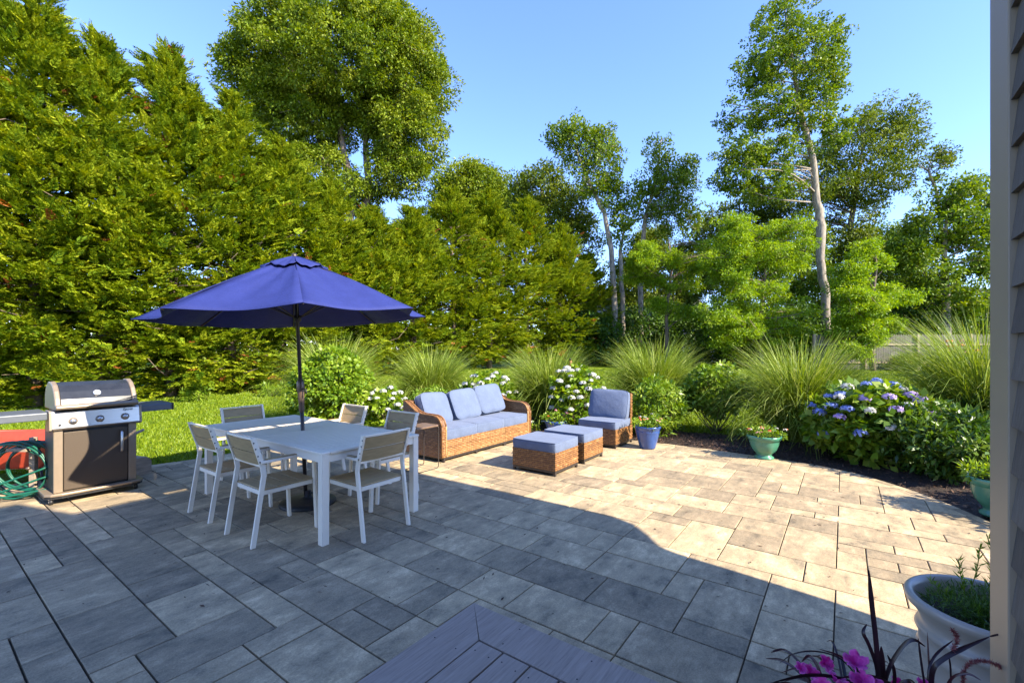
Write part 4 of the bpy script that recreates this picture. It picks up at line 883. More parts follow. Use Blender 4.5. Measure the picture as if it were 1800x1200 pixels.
# ---- cushions and wicker
def cushion(name, sx, sy, sz, parent, loc, rot=(0, 0, 0), puff=.018, soft=.25, mat=None):
    """soft box with rounded edges, crowned faces and slight wrinkles; origin at centre; piping is its child"""
    n1 = 14; V_ = []; idx = {}; F_ = []
    def key(i, j, k): return idx[(i, j, k)]
    nn = (n1, n1, 4)
    for i in range(nn[0]+1):
        for j in range(nn[1]+1):
            for k in range(nn[2]+1):
                if i in (0, nn[0]) or j in (0, nn[1]) or k in (0, nn[2]):
                    x, y, z = 2*i/nn[0]-1, 2*j/nn[1]-1, 2*k/nn[2]-1
                    cr = max(0, (1-x*x))*max(0, (1-y*y)); zz = z*sz/2 + z*puff*cr**.5 - z*puff*.3
                    ex = (1-z*z); xx = x*sx/2*(1 + .012*ex*(1-abs(y)*.5)*abs(x)**8) - np.sign(x)*.010*(abs(y)**6)*abs(x)**4*soft*4; yy = y*sy/2*(1 + .012*ex*abs(y)**8) - np.sign(y)*.010*(abs(x)**6)*abs(y)**4*soft*4
                    wv = .0022*math.sin(x*9+loc[0]*30)*math.sin(y*7+loc[1]*50)
                    idx[(i, j, k)] = len(V_); V_.append((xx, yy, zz + wv*(1 if z > 0 else 0)))
    def quad(a, b, c, d): F_.append((key(*a), key(*b), key(*c), key(*d)))
    A_, B_, K_ = nn
    for i in range(A_):
        for j in range(B_): quad((i, j, K_), (i+1, j, K_), (i+1, j+1, K_), (i, j+1, K_)); quad((i, j, 0), (i, j+1, 0), (i+1, j+1, 0), (i+1, j, 0))
    for i in range(A_):
        for k in range(K_): quad((i, 0, k), (i+1, 0, k), (i+1, 0, k+1), (i, 0, k+1)); quad((i, B_, k), (i, B_, k+1), (i+1, B_, k+1), (i+1, B_, k))
    for j in range(B_):
        for k in range(K_): quad((0, j, k), (0, j, k+1), (0, j+1, k+1), (0, j+1, k)); quad((A_, j, k), (A_, j+1, k), (A_, j+1, k+1), (A_, j, k+1))
    o = mesh(name, V_, F_, mat or M['cushion'], parent, True); bv = o.modifiers.new('bevel', 'BEVEL'); bv.width = .012; bv.segments = 3; bv.angle_limit = R(55)
    o.location = loc; o.rotation_euler = rot
    pp = MB()
    for z in (0, K_):
        ring = [(i, 0, z) for i in range(A_)] + [(A_, j, z) for j in range(B_)] + [(i, B_, z) for i in range(A_, 0, -1)] + [(0, j, z) for j in range(B_, 0, -1)]
        pts = [Vector(V_[key(*r_)])*1.0 for r_ in ring]; pts = [Vector((p.x*.993, p.y*.993, p.z)) for p in pts]; pts.append(pts[0]); pp.tube(pts, .0042, 6, False)
    pp.build('piping', mat or M['cushion'], o, True); return o
def weave(name, parent, f, w, h, row=.0245, col=.042, amp=.0065, pal=.0):
    """basket weave over the surface f(u,v)->(point, normal); rows of strands going over and under upright stakes"""
    nc, nr_ = max(2, round(w/col)), max(1, round(h/row)); su, sv = 4, 4; U_ = nc*su+1; Vn = nr_*sv+1
    P_ = np.zeros((Vn, U_, 3)); T_ = []
    for j in range(Vn):
        v = j/(Vn-1); r_ = min(j//sv, nr_-1); fv = (j - r_*sv)/sv; bul = math.sin(PI*fv)**.5 if 0 < fv < 1 else 0
        for i in range(U_):
            u = i/(U_-1); p, nrm = f(u*w, v*h); ph = math.cos(PI*(i/su) + PI*r_)
            d = amp*(bul*(.35 + .65*(.5+.5*ph)) * 1.6 - .8)
            P_[j, i] = np.array(p) + np.array(nrm)*d
    I = np.arange(U_*Vn).reshape(Vn, U_); F_ = np.stack([I[:-1, :-1], I[:-1, 1:], I[1:, 1:], I[1:, :-1]], -1).reshape(-1, 4)
    rt = RNG.normal(size=(nr_, nc))*.09; rw = RNG.normal(size=(nr_, 1))*.05; base_ = .56 + rt + rw
    T_ = np.repeat(np.repeat(base_, sv, 0), su, 1)
    jj, ii = np.meshgrid(np.arange(Vn-1) % sv, np.arange(U_-1), indexing='ij')
    T_ = T_ - np.where((jj == 0), .50, 0) - np.where((jj == sv-1), .12, 0) - .22*((ii//su + np.arange(Vn-1)[:, None]//sv) % 2) * ((ii % su == 0) | (ii % su == su-1)) + pal + .08  # strand edges and crossings tinted darker: shade of the gaps put into the colour
    return P_.reshape(-1, 3), F_, np.clip(T_, 0, 1).ravel()
def panels(name, parent, specs, extra=None, pal=0):
    cl = Cloud()
    for f, w_, h_ in specs:
        V_, F_, T_ = weave(name, parent, f, w_, h_, pal=pal); cl.add(V_, F_, T_)
    return cl.build(name, M['wicker'], parent, True)
def flat(o, du, nrm): o = np.array(o, float); du = np.array(du, float); nrm = np.array(nrm, float); return lambda u, v: (o + du*u + np.array([0, 0, v]), nrm)
def boxweave(name, parent, x0, x1, y0, y1, z0, z1, sides='fblr', pal=0):
    sp = []
    if 'f' in sides: sp.append((flat((x0, y0, z0), (1, 0, 0), (0, -1, 0)), x1-x0, z1-z0))
    if 'r' in sides: sp.append((flat((x1, y0, z0), (0, 1, 0), (1, 0, 0)), y1-y0, z1-z0))
    if 'b' in sides: sp.append((flat((x1, y1, z0), (-1, 0, 0), (0, 1, 0)), x1-x0, z1-z0))
    if 'l' in sides: sp.append((flat((x0, y1, z0), (0, -1, 0), (-1, 0, 0)), y1-y0, z1-z0))
    return panels(name, parent, sp, pal=pal)
def plinth(parent, x0, x1, y0, y1, legs=None):
    b = MB(); i = .004
    for yy in (y0+i, y1-i-.03): b.span((x0+i, yy, .035), (x1-i, yy+.03, .062))
    for xx in (x0+i, x1-i-.03): b.span((xx, y0+i+.031, .035), (xx+.03, y1-i-.031, .062))
    b.build('base_frame', M['dark_metal'], parent)
    for xx, yy in (legs or [(x0+i, y0+i), (x1-i-.032, y0+i), (x0+i, y1-i-.032), (x1-i-.032, y1-i-.032)]):
        l = MB(); l.span((xx, yy, 0), (xx+.032, yy+.032, .0345)); l.build('leg', M['dark_metal'], parent)
    # coiled seat spring hanging under the frame
def spring(parent, x0, x1, y, z=.022):
    s_ = MB(); n = 90; s_.tube([(x0 + (x1-x0)*k/n, y + .004*math.cos(k*1.6), z + .010*math.sin(k*1.6)) for k in range(n+1)], .0018, 4); s_.build('spring', M['dark_metal'], parent)
def ottoman(label, loc, sx=.60, sy=.65):
    # local x = U2, local y = A2; origin at the near corner
    t = thing('wicker_ottoman', label, 'ottoman', (*loc, 0), TH, 'wicker ottomans with blue cushions')
    boxweave('wicker_body', t, 0, sx, 0, sy, .062, .292, 'fblr'); plinth(t, 0, sx, 0, sy)
    tp = MB(); tp.span((.01, .01, .275), (sx-.01, sy-.01, .289)); tp.build('seat_deck', M['dark_metal'], t)
    cushion('cushion', sx+.015, sy+.015, .118, t, (sx/2, sy/2, .353), puff=.010); spring(t, .02, sx-.02, sy*.25 if False else .06, .022); return t
ottoman('wicker ottoman with a thick slate blue cushion, the one nearest the camera', (.534, 5.615))
ottoman('wicker ottoman with a slate blue cushion pushed between the nearer ottoman and the armless chair', (.990, 6.235))
# armless chair, faces -x
ac = thing('armless_chair', 'armless wicker lounge chair with blue seat cushion and tilted back pillow', 'lounge chair', (1.64, 7.20, 0), TH)
boxweave('wicker_body', ac, 0, .71, 0, .66, .062, .300, 'fblr'); plinth(ac, 0, .71, 0, .66)
sp = [(flat((.62, 0, .30), (1, 0, 0), (0, -1, 0)), .09, .53), (flat((.71, 0, .30), (0, 1, 0), (1, 0, 0)), .66, .53), (flat((.71, .66, .30), (-1, 0, 0), (0, 1, 0)), .09, .53), (flat((.62, .66, .30), (0, -1, 0), (-1, 0, 0)), .66, .53),
      (lambda u, v: (np.array([.62+v, u, .83]), np.array([0, 0, 1.])), .66, .09)]
panels('wicker_back', ac, sp)
cushion('seat_cushion', .64, .67, .115, ac, (.31, .33, .362), puff=.010)
cushion('back_pillow', .50, .68, .15, ac, (.535, .345, .635), (0, R(-104), 0) if False else (R(4), R(-74), 0), puff=.045, soft=.6)
# sofa: origin at near front corner, local x = U2 along the front, depth towards +y
sf = thing('wicker_sofa', 'three seat honey wicker sofa with slate blue seat and back cushions', 'sofa', (-.95, 6.33, 0), TH)
SL, SD = 2.13, .80; mw = SL/3
plinth(sf, 0, SL, 0, SD, [(.004, .004), (mw-.016, .004), (2*mw-.03, .004), (2*mw+.006, .004), (SL-.036, .004), (.004, SD-.036), (SL-.036, SD-.036)])
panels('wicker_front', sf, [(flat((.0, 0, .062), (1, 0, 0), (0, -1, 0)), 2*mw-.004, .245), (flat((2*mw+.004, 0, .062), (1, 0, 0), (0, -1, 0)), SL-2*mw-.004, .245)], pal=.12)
panels('wicker_back', sf, [(flat((SL, SD, .062), (-1, 0, 0), (0, 1, 0)), SL, .75), (flat((.06, SD-.07, .30), (1, 0, 0), (0, -1, 0)), SL-.12, .50), (lambda u, v: (np.array([u, SD-.07+v, .805]), np.array([0, 0, 1.])), SL, .07)])
dk_ = MB(); dk_.span((.02, .012, .285), (SL-.02, SD-.08, .302)); dk_.build('seat_deck', M['dark_metal'], sf)
def arm_top(y):      # height of the arm along its depth, y=0 front
    t_ = np.interp(y, [0, .03, .08, .16, .40, .52, .64, .74, SD], [.50, .575, .62, .64, .645, .67, .74, .80, .815]); return float(t_)
def arm(x0, x1, pal=0):
    tops = lambda y: arm_top(y)
    def outer(x, sgn):
        def f(u, v):
            y = u if sgn > 0 else SD - u
            return np.array([x, y, .062 + v*(tops(y)-.062)/.753]), np.array([sgn, 0, 0.])
        return f
    def top(u, v):
        y = u; return np.array([x0+v, y, tops(y)+.002]), np.array([0, 0, 1.])
    def front(u, v): return np.array([x0+u, 0, .062 + v*(.50-.062)/.438]), np.array([0, -1., 0])
    cl = Cloud()
    for f, w_, h_ in ((outer(x1, 1), SD, .753), (outer(x0, -1), SD, .753), (top, SD, x1-x0), (front, x1-x0, .438)):
        V_, F_, T_ = weave('a', sf, f, w_, h_); cl.add(V_, F_, T_)
    o = cl.build('wicker_arm', M['wicker'], sf, True)
    br = MB()
    for xx in (x0+.008, x1-.008):
        ys_ = np.linspace(0, SD-.02, 26); br.tube([(xx, float(y), tops(float(y))+.004) for y in ys_], .011, 7)
        br.tube([(xx, -.002, z) for z in np.linspace(.07, .50, 8)], .010, 7)
    br.build('braid', M['wicker'], o, True)
    bd = MB()
arm(-.045, .055); arm(SL-.055, SL+.045)
for k in range(3):
    cushion('seat_cushion', mw-.035 if k != 1 else mw, .66, .15, sf, (.055+(mw-.035)/2 if k == 0 else (SL/2 if k == 1 else SL-.055-(mw-.035)/2), .325, .378), puff=.016)
for k, (tl_, dz_) in enumerate(((3, 0), (-2, .01), (-3, .045))):
    cushion('back_cushion', .60, .50, .155, sf, ([.40, 1.04, 1.66][k], .60 - .02*k, .66+dz_), (R(66), R(tl_), R([4, -2, -6][k])), puff=.042, soft=.7)
spring(sf, .0, .0, 0) if False else None
# C shaped side table by the sofa arm
stb = thing('side_table', 'small brown topped side table on thin wire legs beside the left sofa arm', 'side table', (-1.20, 5.98, 0), TH)
q = MB(); q.prism([(-.20, -.15), (.17, -.15), (.20, -.12), (.20, .12), (.17, .15), (-.20, .15)], .555, .575, 'z'); q.build('table_top', M['brown_top'], stb, bevel=.004)
q = MB()
for sy in (-1, 1): q.tube([(.17, sy*.14, .555), (.185, sy*.14, .53), (.185, sy*.14, .03), (.17, sy*.14, .008), (-.17, sy*.14, .008)], .006, 7)
q.tube([(-.17, -.14, .008), (-.17, .14, .008)], .006, 7); q.build('wire_frame', M['dark_metal'], stb, True)
# ---- grill: local x along its front, y to its back
GX = (-4.635, 4.60)
gr = thing('gas_grill', 'three burner gas grill with dark lid, steel control panel and fold out side shelves', 'grill', (*GX, 0), TH)
cb_ = MB(); cb_.span((.0, .03, .11), (.66, .46, .76)); cb_.build('cabinet', M['black'], gr, bevel=.004)
for x0_ in (-.004, .594):
    q = MB(); q.prism([(x0_, .0), (x0_+.07, .0), (x0_+.07, .029), (x0_, .029)], .112, .745, 'z'); q.build('front_post', M['silver'], gr, bevel=.006)
q = MB(); q.span((.072, .006, .125), (.588, .028, .72)); dr = q.build('door', M['door_brown'], gr, bevel=.006)
q = MB(); q.tube([(.53, -.012, .45), (.53, -.028, .47), (.53, -.03, .55), (.53, -.028, .66), (.53, -.012, .68)], [.011, .013, .013, .013, .011], 10); q.build('door_handle', M['steel'], dr, True)
q = MB(); q.prism([(-.07, .02), (-.03, -.035), (.05, -.06), (.61, -.06), (.69, -.035), (.73, .02), (.73, .44), (.68, .49), (-.02, .49), (-.07, .44)], .085, .11, 'z'); q.build('base_tray', M['silver'], gr, bevel=.006)
q = MB(); q.prism([(-.065, .03), (-.03, -.02), (.05, -.045), (.61, -.045), (.69, -.02), (.725, .03), (.725, .43), (-.065, .43)], .060, .084, 'z'); q.build('base_skirt', M['black'], gr)
for x_, y_ in ((-.02, .02), (.66, .02), (-.02, .42), (.66, .42)):
    q = MB(); q.tube([(x_-.014, y_, .030), (x_+.014, y_, .030)], .030, 16); wo = q.build('caster', M['black'], gr, True)
    q = MB(); q.tube([(x_-.017, y_, .030), (x_+.017, y_, .030)], .010, 10); q.box((x_, y_, .058), (.04, .035, .012)); q.build('caster_hub', M['steel'], wo)
# control panel
q = MB(); q.prism([(-.045, .765), (-.005, .745), (.12, .745), (.12, .945), (.0, .945), (-.022, .935)], -.03, .69, 'x'); cp = q.build('control_panel', M['steel'], gr, bevel=.008)
for sx_ in ((-.034, -.030), (.690, .694)):
    q = MB(); q.prism([(-.052, .757), (-.005, .74), (.14, .74), (.14, .952), (-.004, .952), (-.03, .94)], sx_[0]-.008, sx_[1]+.008, 'x'); q.build('panel_end_cap', M['silver'], gr, bevel=.004)
nrm = Vector((0, -.99, .12)).normalized()
def pan(x, z): return Vector((x, -.045 + (z-.765)*(.023/.17), z))
for x_ in (.135, .345, .555):
    p = pan(x_, .835); k_ = MB(); k_.tube([p + nrm*.001, p + nrm*.006], .036, 24); bz = k_.build('knob_bezel', M['silver'], gr, True)
    k_ = MB(); k_.tube([p + nrm*.0065, p + nrm*.022, p + nrm*.030], [.026, .024, .019], 20); k_.box(p + nrm*.033, (.008, .008, .034)); k_.build('knob', M['steel'], gr, True)
p = pan(.035, .805); k_ = MB(); k_.tube([p, p + nrm*.008], .010, 14); k_.build('igniter_button', M['black'], gr, True)
fc = bpy.data.curves.new('lettering', 'FONT'); fc.body = 'Spirit'; fc.size = .034; fc.shear = .35; fc.extrude = .0008; fc.offset = .0009; fc.space_character = 1.15
fo = bpy.data.objects.new('lettering_source', fc); C.objects.link(fo); dg = bpy.context.evaluated_depsgraph_get(); dg.update()
me = bpy.data.meshes.new_from_object(fo.evaluated_get(dg)); bpy.data.objects.remove(fo)
lt = bpy.data.objects.new('lettering', me); C.objects.link(lt); me.materials.append(M['black']); lt.parent = cp
lt.location = pan(.535, .900) + nrm*.003; lt.rotation_euler = (R(90-7), 0, 0)
# lid
lp = [(-.035, .955), (-.045, .99), (-.02, 1.06), (.03, 1.135), (.10, 1.195), (.19, 1.228), (.30, 1.225), (.40, 1.18), (.455, 1.09), (.465, .955)]
q = MB(); q.prism([(y+.0*1, z) for y, z in lp], .045, .615, 'x'); ld = q.build('lid', M['enamel'], gr, bevel=.004)
for x0_ in (.0, .616):
    q = MB(); q.prism([(y*1.02-.006, z+ (.010 if z > 1 else -.004)) for y, z in lp], x0_-.001, x0_+.044, 'x'); q.build('lid_end_casting', M['silver'], ld, bevel=.012)
q = MB(); q.prism([(-.030, .957), (-.085, .962), (-.098, .985), (-.085, 1.005), (-.046, 1.012), (-.036, .985)], .0, .66, 'x'); q.build('lid_handle', M['silver'], ld, bevel=.008)
lf = lambda x, s: (x, -.045+.025*0 + 0, 0)
gn = Vector((0, -.80, .60)).normalized(); pg = Vector((.33, .012, 1.108)); q = MB(); q.tube([pg, pg+gn*.012], [.036, .033], 24); q.build('gauge_bezel', M['steel'], ld, True)
q = MB(); q.tube([pg+gn*.0122, pg+gn*.014], .028, 24); q.build('thermometer_face', M['gauge'], ld, True)
gn2 = Vector((0, -.93, .33)).normalized(); q = MB(); q.box(Vector((.125, -.0335, 1.040)), (.105, .003, .034), Matrix.Rotation(R(-20), 3, 'X')); q.build('sticker', M['gauge'], ld)
q = MB(); q.span((.03, .10, .90), (.63, .44, .954)); q.build('firebox', M['black'], gr)
for x0_, x1_ in ((-.47, -.045), (.705, 1.0)):
    q = MB(); q.prism([(-.0, .862), (.0, .935), (.04, .942), (.42, .942), (.42, .865), (.40, .862)], x0_, x1_, 'x'); q.build('side_shelf', M['shelf_grey'], gr, bevel=.008)
    q = MB(); e0 = (x0_-.022, x0_-.001) if x0_ < 0 else (x1_+.001, x1_+.022); q.span((e0[0], .004, .858), (e0[1], .42, .940)); q.build('shelf_end_cap', M['black'], gr, bevel=.006)
# ---- timber edging, wheelbarrow and hose left of the grill
tmb = MB(); tmb.prism([(0, -.05), (0, .15), (.05, .215), (.22, .215), (.27, .16), (.27, -.05)], 0, 1.7, 'y'); o = tmb.build('garden_timber', M['timber']); o.location = (-4.70, 5.56, 0); o.rotation_euler = (0, 0, TH + .30)
prop(o, 'weathered timber with a chamfered end lying just right of the grill base', 'timber')
wbw = thing('wheelbarrow', 'faded red wheelbarrow tub standing behind the coiled green hose', 'wheelbarrow', (-6.05, 5.55, 0), R(12))
q = MB(); q.add([(-.45, -.30, .18), (.45, -.30, .18), (.45, .30, .18), (-.45, .30, .18), (-.70, -.42, .52), (.78, -.42, .50), (.78, .42, .50), (-.70, .42, .52)], [(3, 2, 1, 0), (0, 1, 5, 4), (1, 2, 6, 5), (2, 3, 7, 6), (3, 0, 4, 7)]); tb_ = q.build('tub', M['red'], wbw, bevel=.02); s_ = tb_.modifiers.new('thick', 'SOLIDIFY'); s_.thickness = .01
q = MB(); q.tube([(-.70, -.43, .525), (.78, -.43, .505), (.78, .43, .505), (-.70, .43, .525), (-.70, -.43, .525)], .016, 8); q.build('rim', M['red'], tb_, True)
q = MB(); q.tube([(-.78, -.05, .19), (-.78, .05, .19)], .18, 24); q.build('wheel', M['black'], wbw, True)
for s in (-1, 1):
    q = MB(); q.tube([(-.80, s*.06, .19), (-.3, s*.22, .165), (.6, s*.28, .20), (1.2, s*.30, .50)], .018, 8); q.build('handle', M['timber'], wbw, True)
    q = MB(); q.tube([(.42, s*.26, .19), (.46, s*.28, .0)], .014, 8); q.build('leg', M['black'], wbw, True)
hr = thing('garden_hose', 'green garden hose coiled in loose upright loops left of the grill', 'hose', (-5.2, 4.86, 0), 0)
q = MB(); path = []; rnd2 = random.Random(3); N_ = 560
for k in range(N_):
    a = k / 62 * 2*PI; lp_ = k / 62; rad = .26 + .035*math.sin(lp_*2.1) + .02*math.sin(lp_*5); ph = lp_*.9
    cx_ = .02*math.sin(ph*3); x = cx_ + (rad*1.15)*math.cos(a); z = .30 + rad*math.sin(a) * 1.02; y = -.12 + .03*math.sin(lp_*4.3) + .028*lp_ + .05*math.cos(a)
    path.append((x + y*.3, y, max(.012, z)))
q.tube(path, .0105, 8); q.build('coil', M['hose'], hr, True)
for k, (x0_, z0_, x1_, z1_) in enumerate(((-.6, .012, .38, .26), (-.6, .10, .36, .36), (-.5, .012, .40, .12))):
    q = MB(); q.tube([(x0_, -.30 + k*.04, z0_), (x0_*.4, -.27, z0_*.7+z1_*.15), (0, -.20, (z0_+z1_)*.45), (x1_*.7, -.12, z1_*.85), (x1_, -.05, z1_)], .0105, 8); q.build('trailing_length', M['hose'], hr, True)
q = MB(); q.tube([(.17, -.15, .335), (.195, -.14, .343)], .016, 10); q.build('brass_coupling', M['bronze'], hr, True)
hk = MB(); hk.span((-.03, .06, 0), (.03, .10, .62)); hk.span((-.10, -.10, .50), (.10, .06, .53)); hk.build('hose_post', M['timber'], hr)
# ---- pots
def potplant(t, r, z, n, L_, W_, mat, h=.12, bl=(), nb=8, spread=1.25, per=22):
    cl = Cloud(); Cc = pts_in([(0, 0, z+h*.6, r*spread, r*spread, h)], n, .2); crown_leaves(cl, Cc, np.full(n, r*.30), per, L_, W_, .7, hang=-.1); cl.build('foliage', mat, t)
    if bl:
        pts = [(RNG.uniform(-1, 1)*r*spread*.9, RNG.uniform(-1, .4)*r*spread*.9, z + h*RNG.uniform(.9, 1.9)) for _ in range(nb)]; flowerheads(t, pts, r*.13 if r > .15 else .022, bl, None, 14)
def soil(t, r, z): q = MB(); q.lathe([(.0001, z+.01), (r*.6, z+.008), (r, z)], (0, 0, 0), 24); q.build('soil', M['soil'], t, True)
bp = thing('blue_pot', 'round cobalt blue glazed pot with yellow and coral flowers right of the armless chair', 'flower pot', (2.17, 7.28, 0), 0)
q = MB(); q.lathe([(.0001, .0), (.115, .0), (.125, .02), (.165, .17), (.188, .27), (.19, .275), (.186, .285), (.190, .292), (.200, .325), (.208, .335), (.212, .352), (.205, .362), (.19, .358), (.185, .30)], (0, 0, 0), 48); pt = q.build('pot', M['blue_pot'], bp, True)
soil(bp, .187, .325); potplant(bp, .19, .34, 34, .055, .028, M['shrub_bright'], .11, [(M['red_bloom'], 'r'), (M['pink_bloom'], 'p'), (M['white_bloom'], 'w')], 12)
bp2 = thing('blue_pot', 'small dark blue pot of flowers half hidden behind the ottomans', 'flower pot', (.80, 8.35, 0), 0)
q = MB(); q.lathe([(.0001, 0), (.12, 0), (.17, .16), (.19, .22), (.20, .25), (.21, .27), (.2, .28), (.18, .27)], (0, 0, 0), 32); q.build('pot', M['blue_pot'], bp2, True)
soil(bp2, .18, .25); potplant(bp2, .2, .27, 26, .05, .03, M['shrub_bright'], .10, [(M['red_bloom'], 'r'), (M['pink_bloom'], 'p')], 6)
def urn(name, label, loc, r, h, bl):
    t = thing(name, label, 'urn', loc, 0, 'jade green urns of flowers'); k = r/.22; v = h/.34
    q = MB(); q.lathe([(.0001, 0), (.125*k, 0), (.13*k, .012*v), (.125*k, .03*v), (.10*k, .045*v), (.095*k, .06*v), (.12*k, .085*v), (.165*k, .14*v), (.19*k, .21*v), (.196*k, .262*v), (.198*k, .268*v), (.212*k, .276*v), (.224*k, .30*v), (.232*k, .322*v), (.228*k, .338*v), (.214*k, .34*v), (.205*k, .32*v), (.19*k, .28*v)], (0, 0, 0), 48); q.build('bowl', M['green_pot'], t, True)
    soil(t, .205*k, .315*v); return t
u1 = urn('jade_urn', 'jade green footed urn of pink and yellow flowers on the patio edge', (3.66, 6.60, 0), .218, .335, 1)
potplant(u1, .20, .325, 30, .05, .03, M['shrub_mid'], .07, [(M['pink_bloom'], 'p'), (M['red_bloom'], 'r'), (M['white_bloom'], 'y')], 12)
u2_ = urn('jade_urn', 'jade green urn of flowers cut off by the house corner board at right', (4.58, 4.30, 0), .20, .36, 1)
potplant(u2_, .19, .35, 26, .07, .025, M['shrub_bright'], .10, [(M['pink_bloom'], 'p')], 5)
# torch
to = thing('garden_torch', 'slim garden torch with copper brown head on a thin pole', 'torch', (gp(1006, 744)[0]*1.0, gp(1006, 744)[1], 0), 0)
q = MB(); q.tube([(.0, 0, -.1), (-.012, 0, .7), (-.035, 0, 1.16)], .008, 8); q.build('pole', M['dark_metal'], to, True)
q = MB(); q.tube([(-.035, 0, 1.14), (-.036, 0, 1.17), (-.038, 0, 1.24), (-.040, 0, 1.33), (-.041, 0, 1.35)], [.012, .024, .034, .030, .020], 14); q.build('head', M['cedar'], to, True)
q = MB(); q.tube([(-.041, 0, 1.35), (-.042, 0, 1.385), (-.042, 0, 1.40)], [.022, .018, .008], 12); q.build('snuffer_cap', M['dark_metal'], to, True)
# ---- big white planter by the house corner
wp = thing('white_planter', 'large white ribbed planter of feathery greens beside the house corner', 'planter', (1.975, 1.875, 0), 0)
q = MB(); q.lathe([(.0001, 0), (.17, 0), (.175, .03), (.185, .10), (.20, .16), (.208, .17), (.212, .18), (.208, .19), (.215, .25), (.226, .27), (.232, .285), (.226, .30), (.222, .34), (.232, .352), (.238, .366), (.232, .38), (.220, .392), (.226, .42), (.246, .452), (.266, .472), (.273, .488), (.272, .502), (.262, .512), (.246, .508), (.236, .49), (.228, .45), (.222, .42)], (0, 0, 0), 96); q.build('pot', M['white_pot'], wp, True)
soil(wp, .228, .44)
cl = Cloud(); Cc = pts_in([(0, .0, .47, .19, .19, .07)], 85, .1); crown_leaves(cl, Cc, np.full(85, .05), 60, .035, .0035, .9, hang=-.5); cl.build('feathery_greens', M['shrub_dark'], wp)
st_ = Cloud(); sm = MB()
for k, (sx_, sy_, hh_) in enumerate(((.03, .13, .25), (.07, .12, .17), (-.0, .10, .19), (.12, .09, .21), (.10, .02, .14), (-.04, .07, .10), (.15, .15, .26))):
    b_ = np.array([sx_, sy_, .46]); e_ = b_ + np.array([RNG.normal()*.035, RNG.normal()*.03, hh_]); P_ = bent(b_, e_, .12, 9); sm.tube(P_.tolist(), .0018, 5)
    for p_ in P_[2:]:
        n_ = 5; D_ = rand_dirs(n_)*.8 + np.array([0, 0, .9]); V_, F_ = leaves(np.repeat(p_[None], n_, 0), D_, rand_dirs(n_), RNG.uniform(.025, .05, n_), .006, .1); st_.add(V_, F_, RNG.random(n_))
sm.build('stems', M['shrub_mid'], wp); st_.build('narrow_leaves', M['shrub_mid'], wp)
lf_ = Cloud(); V_, F_ = leaves(np.array([[.02, -.20, .47], [.06, -.19, .46], [.09, -.16, .47], [-.02, -.17, .46], [.10, -.12, .48]]), np.array([[.1, -.3, .6], [.5, -.2, .6], [.5, .2, .7], [-.3, -.2, .6], [.4, .3, .7]]), rand_dirs(5), .075, .045, .12); lf_.add(V_, F_, RNG.random(5)); lf_.build('broad_leaves', M['shrub_mid'], wp)
# ---- planter of petunias and purple fountain grass in front of it
pp_ = thing('flower_planter', 'planter of pink petunias and purple fountain grass at the bottom right corner', 'planter', (.93, 1.22, 0), 0)
q = MB(); q.lathe([(.0001, 0), (.15, 0), (.16, .02), (.19, .30), (.20, .44), (.215, .46), (.215, .48), (.2, .485), (.19, .46)], (0, 0, 0), 48); q.build('pot', M['white_pot'], pp_, True)
soil(pp_, .19, .455)
org = Vector((.93, 1.22, 0))
def loc_(px, py, Y): return at(px, py, Y) - org
def blade(pts, w0, mat='purple_blade', name='grass_blade'):
    P_ = smooth_curve([tuple(p) for p in pts], 3); n_ = len(P_); s = np.linspace(0, 1, n_); wv = w0 * np.minimum(1, (1-s)*3.0+.05) * (.5+.5*np.minimum(1, s*4)); T_ = unit(np.gradient(P_, axis=0))
    v_ = unit(P_ + np.array(org) - np.array([0, 0, EYE])); S_ = unit(np.cross(T_, v_) + np.array([0, .25, 0]))
    V_ = np.stack([P_ - S_*wv[:, None], P_ + np.cross(S_, T_)*wv[:, None]*.35, P_ + S_*wv[:, None]], 1).reshape(-1, 3); F_ = []
    for k in range(n_-1):
        for j in range(2): F_.append((k*3+j, k*3+j+1, (k+1)*3+j+1, (k+1)*3+j))
    return V_, np.array(F_)
bl = Cloud(); Yp = 1.2
BL = [([(1545, 1230), (1542, 1140), (1532, 1060), (1527, 1000)], .0058, 0), ([(1540, 1230), (1545, 1180), (1527, 1130), (1515, 1110), (1524, 1096)], .0045, .02), ([(1550, 1230), (1560, 1175), (1585, 1135), (1605, 1120), (1627, 1136)], .0045, -.03),
      ([(1545, 1235), (1500, 1195), (1430, 1182), (1360, 1198)], .004, -.06), ([(1640, 1230), (1636, 1175), (1660, 1155), (1690, 1140), (1740, 1118)], .0055, -.02), ([(1636, 1230), (1630, 1180), (1642, 1150), (1676, 1124)], .003, .02),
      ([(1740, 1118), (1760, 1113), (1800, 1118)], .0022, -.04), ([(1556, 1230), (1552, 1180), (1549, 1135)], .006, -.01), ([(1530, 1230), (1500, 1170), (1475, 1150), (1440, 1140)], .0025, .03), ([(1528, 1230), (1490, 1160), (1440, 1142), (1395, 1146), (1370, 1165)], .0018, .05),
      ([(1562, 1230), (1590, 1190), (1610, 1210)], .0045, -.02), ([(1660, 1230), (1668, 1190), (1700, 1180), (1725, 1195)], .003, -.05), ([(1630, 1230), (1620, 1170), (1614, 1120)], .0025, .01), ([(1568, 1230), (1575, 1180), (1560, 1150)], .004, .0),
      ([(1650, 1230), (1634, 1190), (1630, 1110)], .002, .03), ([(1600, 1230), (1560, 1195), (1520, 1185), (1480, 1190)], .0045, -.03), ([(1670, 1230), (1672, 1180), (1668, 1150)], .002, 0), ([(1525, 1230), (1515, 1200), (1505, 1170)], .004, -.04)]
for pts, w_, dy in BL:
    P_ = [loc_(x, y, Yp + dy*(k/len(pts))*2) for k, (x, y) in enumerate(pts)]; V_, F_ = blade(P_, w_); bl.add(V_, F_, RNG.random())
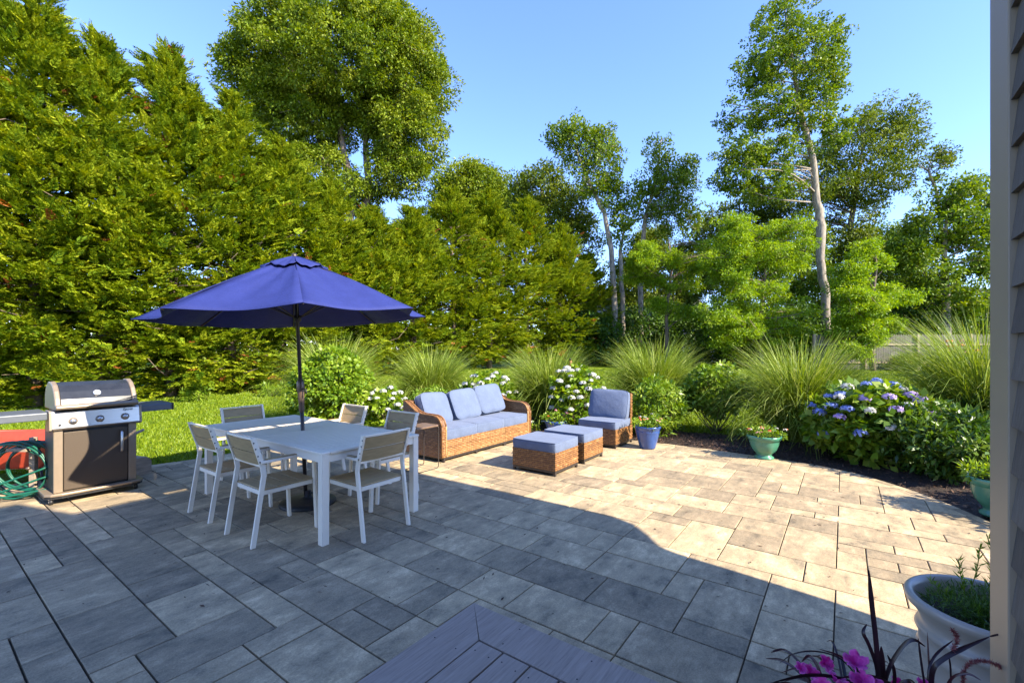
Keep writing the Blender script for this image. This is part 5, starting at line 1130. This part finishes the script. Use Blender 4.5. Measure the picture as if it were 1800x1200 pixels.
for k in range(60):
    a = RNG.uniform(0, 2*PI); L_ = RNG.uniform(.14, .30); r_ = RNG.uniform(.02, .09); b_ = np.array([r_*math.cos(a), r_*math.sin(a), .46]); rr_ = RNG.uniform(.08, .24)
    P_ = [b_, b_ + [rr_*.3*math.cos(a), rr_*.3*math.sin(a), L_*.55], b_ + [rr_*.7*math.cos(a), rr_*.7*math.sin(a), L_*.7], b_ + [rr_*math.cos(a), rr_*math.sin(a), L_*.55]]
    V_, F_ = blade([Vector(p) for p in P_], RNG.uniform(.002, .0045)); bl.add(V_, F_, RNG.random())
bl.build('grass_blades', M['purple_blade'], pp_)
for pts, w_ in (([(1700, 1215), (1690, 1190), (1700, 1165), (1730, 1158), (1762, 1172), (1782, 1192)], .006), ([(1672, 1142), (1682, 1130), (1682, 1115), (1674, 1106)], .006)):
    P_ = smooth_curve([tuple(loc_(x, y, 1.16)) for x, y in pts], 3); P_ = resample(P_, .0025); k = len(P_)*16; ci = np.repeat(P_, 16, 0); D_ = rand_dirs(k) + np.repeat(unit(np.gradient(P_, axis=0)), 16, 0)*.7
    V_, F_ = leaves(ci, D_, rand_dirs(k), RNG.uniform(.6, 1.3, k)*w_*1.5, .0012, .1); mesh('seed_plume', V_, F_, M['plume'], pp_, tint=RNG.random(k))
# petunias: five lobed trumpets
PT = [(1505, 1158, 1.20, .036), (1455, 1165, 1.25, .026), (1430, 1180, 1.22, .030), (1470, 1185, 1.16, .030), (1515, 1195, 1.14, .034), (1410, 1172, 1.28, .022), (1540, 1205, 1.14, .030), (1445, 1205, 1.14, .03), (1580, 1200, 1.2, .022), (1490, 1212, 1.1, .03), (1625, 1200, 1.2, .02)]
for px, py, Y_, r_ in PT:
    r_ *= .82; c_ = np.array(loc_(px, py, Y_)); nv = unit(np.array([RNG.normal()*.45, -.45 + RNG.normal()*.3, .8])); ax = unit(np.cross(nv, [0, 0, 1.])); ay = np.cross(nv, ax); n_ = 40; V_ = [c_ - nv*r_*.75]; ang0 = RNG.random()*6
    for s_i, s in enumerate((.18, .55, .85, 1.0)):
        for k in range(n_):
            a = 2*PI*k/n_; lob = 1 - .16*abs(math.sin(2.5*a))**.6*0 - .30*(1-abs(math.cos(2.5*a))**.45); rr_ = r_*s*(1 if s < .5 else lob); wv = r_*(.16*math.sin(a*5+ang0) + .09*math.sin(a*12))*s**3
            V_.append(c_ + (ax*math.cos(a)+ay*math.sin(a))*rr_ + nv*(-r_*.75*(1-s)**1.4 - .12*r_*s**4 + wv))
    F_ = [(0, 1+k, 1+(k+1) % n_) for k in range(n_)]
    for j in range(3):
        for k in range(n_): F_.append((1+j*n_+k, 1+(j+1)*n_+k, 1+(j+1)*n_+(k+1) % n_, 1+j*n_+(k+1) % n_))
    mesh('petunia_flower', V_, F_, M['petunia'], pp_, True, tint=[.15]*n_ + [.35]*n_ + [.6]*n_ + [.85]*n_)
cl = Cloud(); Cc = pts_in([(-.13, -.08, .50, .14, .12, .06)], 60, .1); crown_leaves(cl, Cc, np.full(60, .035), 14, .032, .016, .9, hang=-.3); cl.build('petunia_leaves', M['shrub_mid'], pp_)
